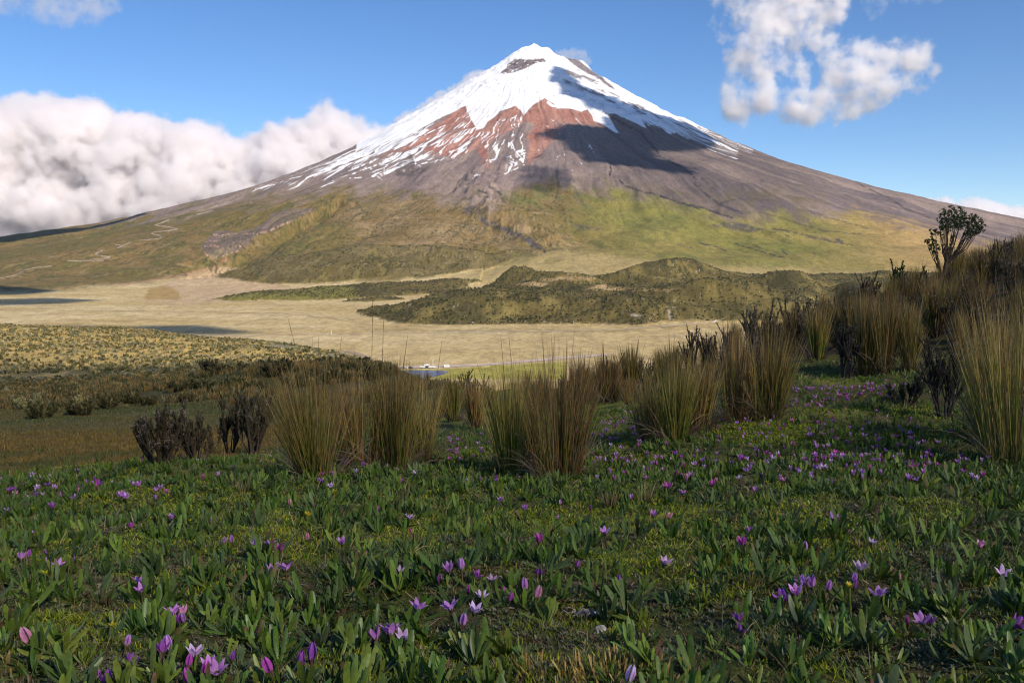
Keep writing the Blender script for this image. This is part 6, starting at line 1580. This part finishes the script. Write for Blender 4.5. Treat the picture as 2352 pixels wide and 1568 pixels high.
# ---- the small tree on the skyline --------------------------------------------------------
def small_tree():
    rng = np.random.default_rng(8); d = 23.0
    X_, Y_, Z_ = near_pt(np.array([2165.]), np.array([d])); p = np.array([X_[0], Y_[0], Z_[0]])
    def loc(px, py, dy=0.0):
        a, b, c = ray(px, py); return np.array([a * (d + dy) / b, d + dy, EYE[2] + c * (d + dy) / b]) - p
    root = empty("small_tree", p); tag(root, "small tree with bare forking branches and four dark leaf clumps on the right skyline", "tree")
    b0 = np.array([0, 0, -.05]); T = []
    def tb(pts, r0, r1):
        pts = [np.array(q, float) for q in pts]; dense = []
        for a_, b_ in zip(pts[:-1], pts[1:]):
            for t in np.linspace(0, 1, 4, endpoint=False): dense.append(a_ + (b_ - a_) * t + rng.normal(0, .008, 3))
        dense.append(pts[-1])
        v, f = tube(dense, np.linspace(r0, r1, len(dense)), 6); T.append((v, f, np.zeros((len(v), 3)) + np.array([.07, .055, .04])))
        return dense
    fork = loc(2172, 606)
    tr = tb([b0, loc(2170, 618), fork, loc(2173, 590)], .055, .035)
    v, f, c = join(T); link("trunk", np_mesh("trunk", v, f, M_TWIG, c), root); T.clear()
    # crown targets: centre px, py, radius px (x,y), depth offset
    CL = [(2188, 500, 34, 30, 0), (2172, 520, 22, 16, -.15), (2208, 512, 22, 20, .2), (2238, 518, 20, 26, .1), (2226, 536, 16, 16, -.1), (2252, 524, 13, 16, .1), (2137, 556, 16, 14, .1), (2146, 572, 14, 14, -.1), (2146, 534, 14, 9, 0), (2160, 538, 8, 6, 0), (2188, 545, 8, 5, 0), (2234, 500, 10, 10, .0)]
    LBs = []; br = []
    for (cx, cy_, rx, ry, dy) in CL:
        k = max(3, int(rx * ry / 70))
        for i in range(k):
            a = rng.uniform(0, 6.3); q = math.sqrt(rng.random())
            e = loc(cx + math.cos(a) * rx * q * .8, cy_ + math.sin(a) * ry * q * .6, dy + rng.normal(0, .18))
            st = loc(2172 + (cx - 2172) * .12, 606 - 8 * rng.random()) if cx > 2150 else loc(2160, 622)
            mid = st * .45 + e * .55 + np.array([0, 0, -.03 - abs(e[0] - st[0]) * .18])
            tb([st, (st + mid) / 2 + rng.normal(0, .01, 3), mid, e], .018 if i < 2 else .010, .006)
        n = int(rx * ry * 2.3)
        D_ = rng.normal(0, 1, (n, 3)); D_ /= np.linalg.norm(D_, axis=1)[:, None]; R_ = rng.random(n) ** .45
        s = d / F
        P = np.array([loc(cx, cy_, dy)]) + D_ * R_[:, None] * np.array([rx * s, (rx + ry) / 2 * s, ry * s])
        # clumps of shoots: pull each leaf toward the nearest of a set of shoot centres
        nc = max(5, n // 26); ctr = P[rng.integers(0, n, nc)]
        ix = ((P[:, None] - ctr[None]) ** 2).sum(-1).argmin(1); P = P * .46 + ctr[ix] * .54
        LBs.append(P)
    v, f, c = join(T); link("branches", np_mesh("branches", v, f, M_TWIG, c), root)
    P = np.concatenate(LBs); n = len(P); lc = pick(rng, [(.022, .045, .012), (.035, .065, .018), (.055, .085, .024), (.07, .07, .02)], n)
    v, f, c = strips(P, rng.uniform(0, 6.3, n), rng.uniform(0, .9, n), rng.uniform(-.2, .6, n), rng.uniform(.025, .045, n), np.full(n, .016), [.5, 1, .9, .3], 2, ramp(lc * .8, lc * 1.1), 2, 0, rng.uniform(0, 3, n))
    link("crown", np_mesh("crown", v, f, M_LEAF, c), root)
small_tree()

# ---- long bare seed stalks in front of the plain --------------------------------------------
def tall_stalk(px, py, top_px, top_py, label, seed, name="seed_stalk", w=.0032):
    p = near_at(px, py, 3, 40); d = p[1]
    a, b, c = ray(top_px, top_py); tp = np.array([a * d / b, d, EYE[2] + c * d / b]) - p
    rng = np.random.default_rng(seed); pts = []; rad = []
    for t in np.linspace(0, 1, 26):
        q = tp * t + np.array([math.sin(t * 3) * .012, 0, 0]); pts.append(q)
        rad.append(w * (.55 if t < .62 else (1.15 if int(t * 26) % 2 else .5)) * (1.1 - t * .5))
    v, f = tube(pts, rad, 5); o = link(name, np_mesh(name, v, f, M_TWIG, np.zeros((len(v), 3)) + np.array([.16, .11, .05]))); o.location = p; tag(o, label, "grass stalk", None, "thing")
tall_stalk(742, 1090, 660, 727, "thin bent stalk with seeds leaning left above the fan-shaped tussock", 1)
tall_stalk(842, 1070, 856, 668, "tall straight seed stalk above the wide tussock cluster, left of two", 2)
tall_stalk(862, 1072, 881, 720, "tall straight seed stalk above the wide tussock cluster, right of two", 3)
tall_stalk(1190, 1090, 1168, 768, "straight stalk above the narrow green tussock", 4)
tall_stalk(1240, 1098, 1274, 765, "leaning stalk above the golden tussock", 5)
tall_stalk(968, 1066, 1015, 780, "leaning stalk at the right end of the wide tussock cluster", 6)

# ---- on the plain: track, lake, parked vehicles, posts ------------------------------------------
def ribbon(name, pts, width, mat, lift, label, n=160):
    P = np.array([surf(*q) for q in pts]); s = np.r_[0, np.cumsum(np.hypot(*np.diff(P[:, :2], axis=0).T))]
    t = np.linspace(0, s[-1], n); X = np.interp(t, s, P[:, 0]); Y = np.interp(t, s, P[:, 1])
    k = np.hanning(9); k /= k.sum(); X = np.convolve(np.pad(X, 4, mode='edge'), k, 'valid'); Y = np.convolve(np.pad(Y, 4, mode='edge'), k, 'valid')
    tx, ty = np.gradient(X), np.gradient(Y); L = np.hypot(tx, ty) + 1e-9; nx, ny = -ty / L, tx / L
    V = []
    for sgn in (-.5, .5):
        x, y = X + nx * width * sgn, Y + ny * width * sgn
        V.append(np.stack([x, y, far_height(x, y)[0] + lift], -1))
    V = np.stack(V, 1).reshape(-1, 3); i = np.arange(n - 1) * 2
    o = link(name, np_mesh(name, V, np.stack([i, i + 1, i + 3, i + 2], -1), mat)); tag(o, label, None, None, "structure"); return o
M_TRACK = mat_plain("track_dust", (.55, .46, .38), .95, .2, .3)
M_PALE = mat_plain("parking_dust", (.47, .37, .30), .95, .2, .1)
ribbon("road", [(405, 770), (560, 771), (700, 769), (900, 765), (1100, 763), (1250, 762), (1400, 758), (1500, 752), (1560, 747), (1650, 736)], 5.5, M_TRACK, .35, "pale dirt road crossing the plain along the foot of the lava hills", 240)
ribbon("path", [(842, 829), (838, 822), (824, 814), (806, 809), (790, 806)], 9, mat_plain("path_dust", (.30, .22, .15), .95, .2, .1), .35, "brown loop of track beside the golden hill")
ribbon("dirt_lot", [(880, 848), (960, 843.5), (1040, 842), (1110, 838), (1250, 826), (1400, 814)], 14, M_PALE, .35, "pale strip of bare ground where the vehicles are parked")
def lake():
    m, nt, nn, ln = new_mat("lake_water"); out = nn("ShaderNodeOutputMaterial"); b = nn("ShaderNodeBsdfPrincipled")
    b.inputs['Base Color'].default_value = (.035, .05, .10, 1); b.inputs['Roughness'].default_value = .22; b.inputs['Specular IOR Level'].default_value = .5
    g = nn("ShaderNodeNewGeometry"); n1 = nn("ShaderNodeTexNoise"); n1.inputs['Scale'].default_value = .6; n1.inputs['Detail'].default_value = 4; ln(g.outputs['Position'], n1.inputs['Vector'])
    bp = nn("ShaderNodeBump"); bp.inputs['Distance'].default_value = .5; bp.inputs['Strength'].default_value = .6; ln(n1.outputs['Fac'], bp.inputs['Height']); ln(bp.outputs[0], b.inputs['Normal'])
    ln(b.outputs[0], out.inputs[0])
    pts = [(918, 790), (926, 795), (945, 797.5), (975, 797), (1003, 796), (1022, 792), (1030, 784), (1020, 770), (1004, 757), (985, 745), (965, 737), (945, 737), (928, 748), (918, 770)]
    gx, gy = np.meshgrid(np.linspace(-110, -30, 40), np.linspace(640, 797, 60)); zl = float(far_height(gx, gy)[0].max()) + .1
    V = [((x - 1176) / F * d, d, zl) for x, d in pts]
    me = bpy.data.meshes.new("lake"); me.from_pydata(V, [], [tuple(range(len(V)))]); me.materials.append(m)
    tag(link("lake", me), "small dark blue lake beyond the near slope", None, None, "structure")
lake()
M_WHITE = mat_plain("white_paint", (.80, .80, .80), .35, .02, 5, .5); M_GLASS = mat_plain("dark_glass", (.03, .035, .04), .1, 0, 5, .6)
M_TYRE = mat_plain("tyre", (.03, .03, .03), .8); M_GREY = mat_plain("grey_paint", (.28, .29, .31), .3, .02, 5, .5, .3); M_DARK = mat_plain("dark_paint", (.07, .06, .07), .3, .02, 5, .5, .3)
def loft(sections, mat, name, parent):
    """sections: list of (x, [(y,z),...]) closed loops"""
    k = len(sections[0][1]); V = [(x, y, z) for x, L in sections for y, z in L]; Fc = []
    for i in range(len(sections) - 1):
        for j in range(k): Fc.append((i * k + j, i * k + (j + 1) % k, (i + 1) * k + (j + 1) % k, (i + 1) * k + j))
    Fc.append(tuple(range(k))[::-1]); Fc.append(tuple(range((len(sections) - 1) * k, len(sections) * k)))
    me = bpy.data.meshes.new(name); me.from_pydata(V, [], Fc); me.materials.append(mat); me.validate()
    return link(name, me, parent)
def rr(w, z0, z1, b=.12): w /= 2; return [(-w, z0), (w, z0), (w, z1 - b), (w - b, z1), (-w + b, z1), (-w, z1 - b)]
def vehicle(kind, px, py, mat, label, rz):
    p = surf(px, py); root = empty(kind, (p[0], p[1], p[2] + .4), rz); tag(root, label, {"parked_van": "van", "parked_car": "car", "pickup_truck": "truck"}[kind])
    if kind == "parked_van":
        L = 5.2; body = [(-2.6, rr(1.9, .5, 2.2)), (-2.5, rr(2.0, .35, 2.65)), (1.5, rr(2.0, .35, 2.65)), (1.9, rr(1.95, .35, 2.1)), (2.5, rr(1.9, .4, 1.25)), (2.65, rr(1.8, .5, 1.0))]
        win = [(-2.2, rr(2.04, 1.5, 2.15, .05)), (1.45, rr(2.04, 1.5, 2.15, .05))]
    elif kind == "pickup_truck":
        L = 5.0; body = [(-2.5, rr(1.8, .45, 1.1)), (-.6, rr(1.85, .35, 1.15)), (-.5, rr(1.75, .35, 1.8)), (.7, rr(1.75, .35, 1.8)), (1.2, rr(1.8, .35, 1.2)), (2.5, rr(1.75, .45, 1.05))]
        win = [(-.4, rr(1.79, 1.25, 1.65, .05)), (.75, rr(1.79, 1.25, 1.6, .05))]
    else:
        L = 4.2; body = [(-2.1, rr(1.6, .4, .95)), (-1.9, rr(1.7, .3, 1.2)), (-1.3, rr(1.6, .3, 1.55)), (.4, rr(1.6, .3, 1.58)), (1.0, rr(1.7, .3, 1.1)), (2.0, rr(1.65, .35, .9)), (2.15, rr(1.5, .45, .75))]
        win = [(-1.25, rr(1.66, 1.05, 1.42, .04)), (.45, rr(1.66, 1.05, 1.42, .04))]
    loft(body, mat, "body", root); loft(win, M_GLASS, "window", root)
    for sx_ in (-L * .31, L * .31):
        for sy_ in (-.86, .86):
            n = 14; V = []; 
            for yy_ in (-.11, .11):
                for j in range(n): V.append((math.cos(j * 2 * math.pi / n) * .34, yy_, math.sin(j * 2 * math.pi / n) * .34))
            Fc = [(j, (j + 1) % n, n + (j + 1) % n, n + j) for j in range(n)] + [tuple(range(n))[::-1], tuple(range(n, 2 * n))]
            me = bpy.data.meshes.new("wheel"); me.from_pydata(V, [], Fc); me.materials.append(M_TYRE); w = link("wheel", me, root); w.location = (sx_, sy_, .34)
vehicle("parked_van", 1026, 844.5, M_WHITE, "large white van parked right of the other vehicles on the plain", .08)
vehicle("pickup_truck", 981, 841.2, M_WHITE, "white pickup parked behind the row of cars on the plain", .1)
for x, y, m_, lab in ((912, 847.5, M_DARK, "dark car at the far left of the row parked beyond the lake"), (926, 847, M_GREY, "grey car with a white side, second in the row beyond the lake"), (938, 846.6, M_WHITE, "white car, third in the row beyond the lake"), (943, 846.6, M_DARK, "dark car close to the white one in the row beyond the lake"),
                     (969, 846.2, M_WHITE, "white car at the left of the middle group beyond the lake"), (974, 845.8, M_WHITE, "white car parked tight beside the leftmost one of the middle group"), (983, 845.6, M_DARK, "dark car in the middle group below the white pickup"), (990, 845.6, M_WHITE, "white car, next to last before the van"), (995.5, 845.4, M_WHITE, "white car, last in the row before the van")):
    vehicle("parked_car", x, y, m_, lab, .15)
def post(px, py, h, arms, label):
    p = surf(px, py); root = empty("marker_post", p); tag(root, label, "post")
    v, f = tube([(0, 0, 0), (0, 0, h * .5), (0, 0, h)], [.28, .22, .18], 8); link("pole", np_mesh("pole", v, f, M_WHITE), root)
    for k, (z, w, m_) in enumerate(arms):
        v, f = tube([(-w * .3, 0, z), (0, 0, z), (w, 0, z)], [.16, .16, .16], 6); link("arm", np_mesh("arm", v, f, m_), root)
post(995, 838, 5.0, [(4.5, 1.0, M_WHITE), (3.2, .6, M_DARK), (1.4, 2.0, M_DARK)], "white post with short cross arms behind the parked vehicles")
post(761.5, 768.5, 5.6, [(4.4, .8, M_WHITE)], "white marker post beside the dirt road, far out on the left of the plain")
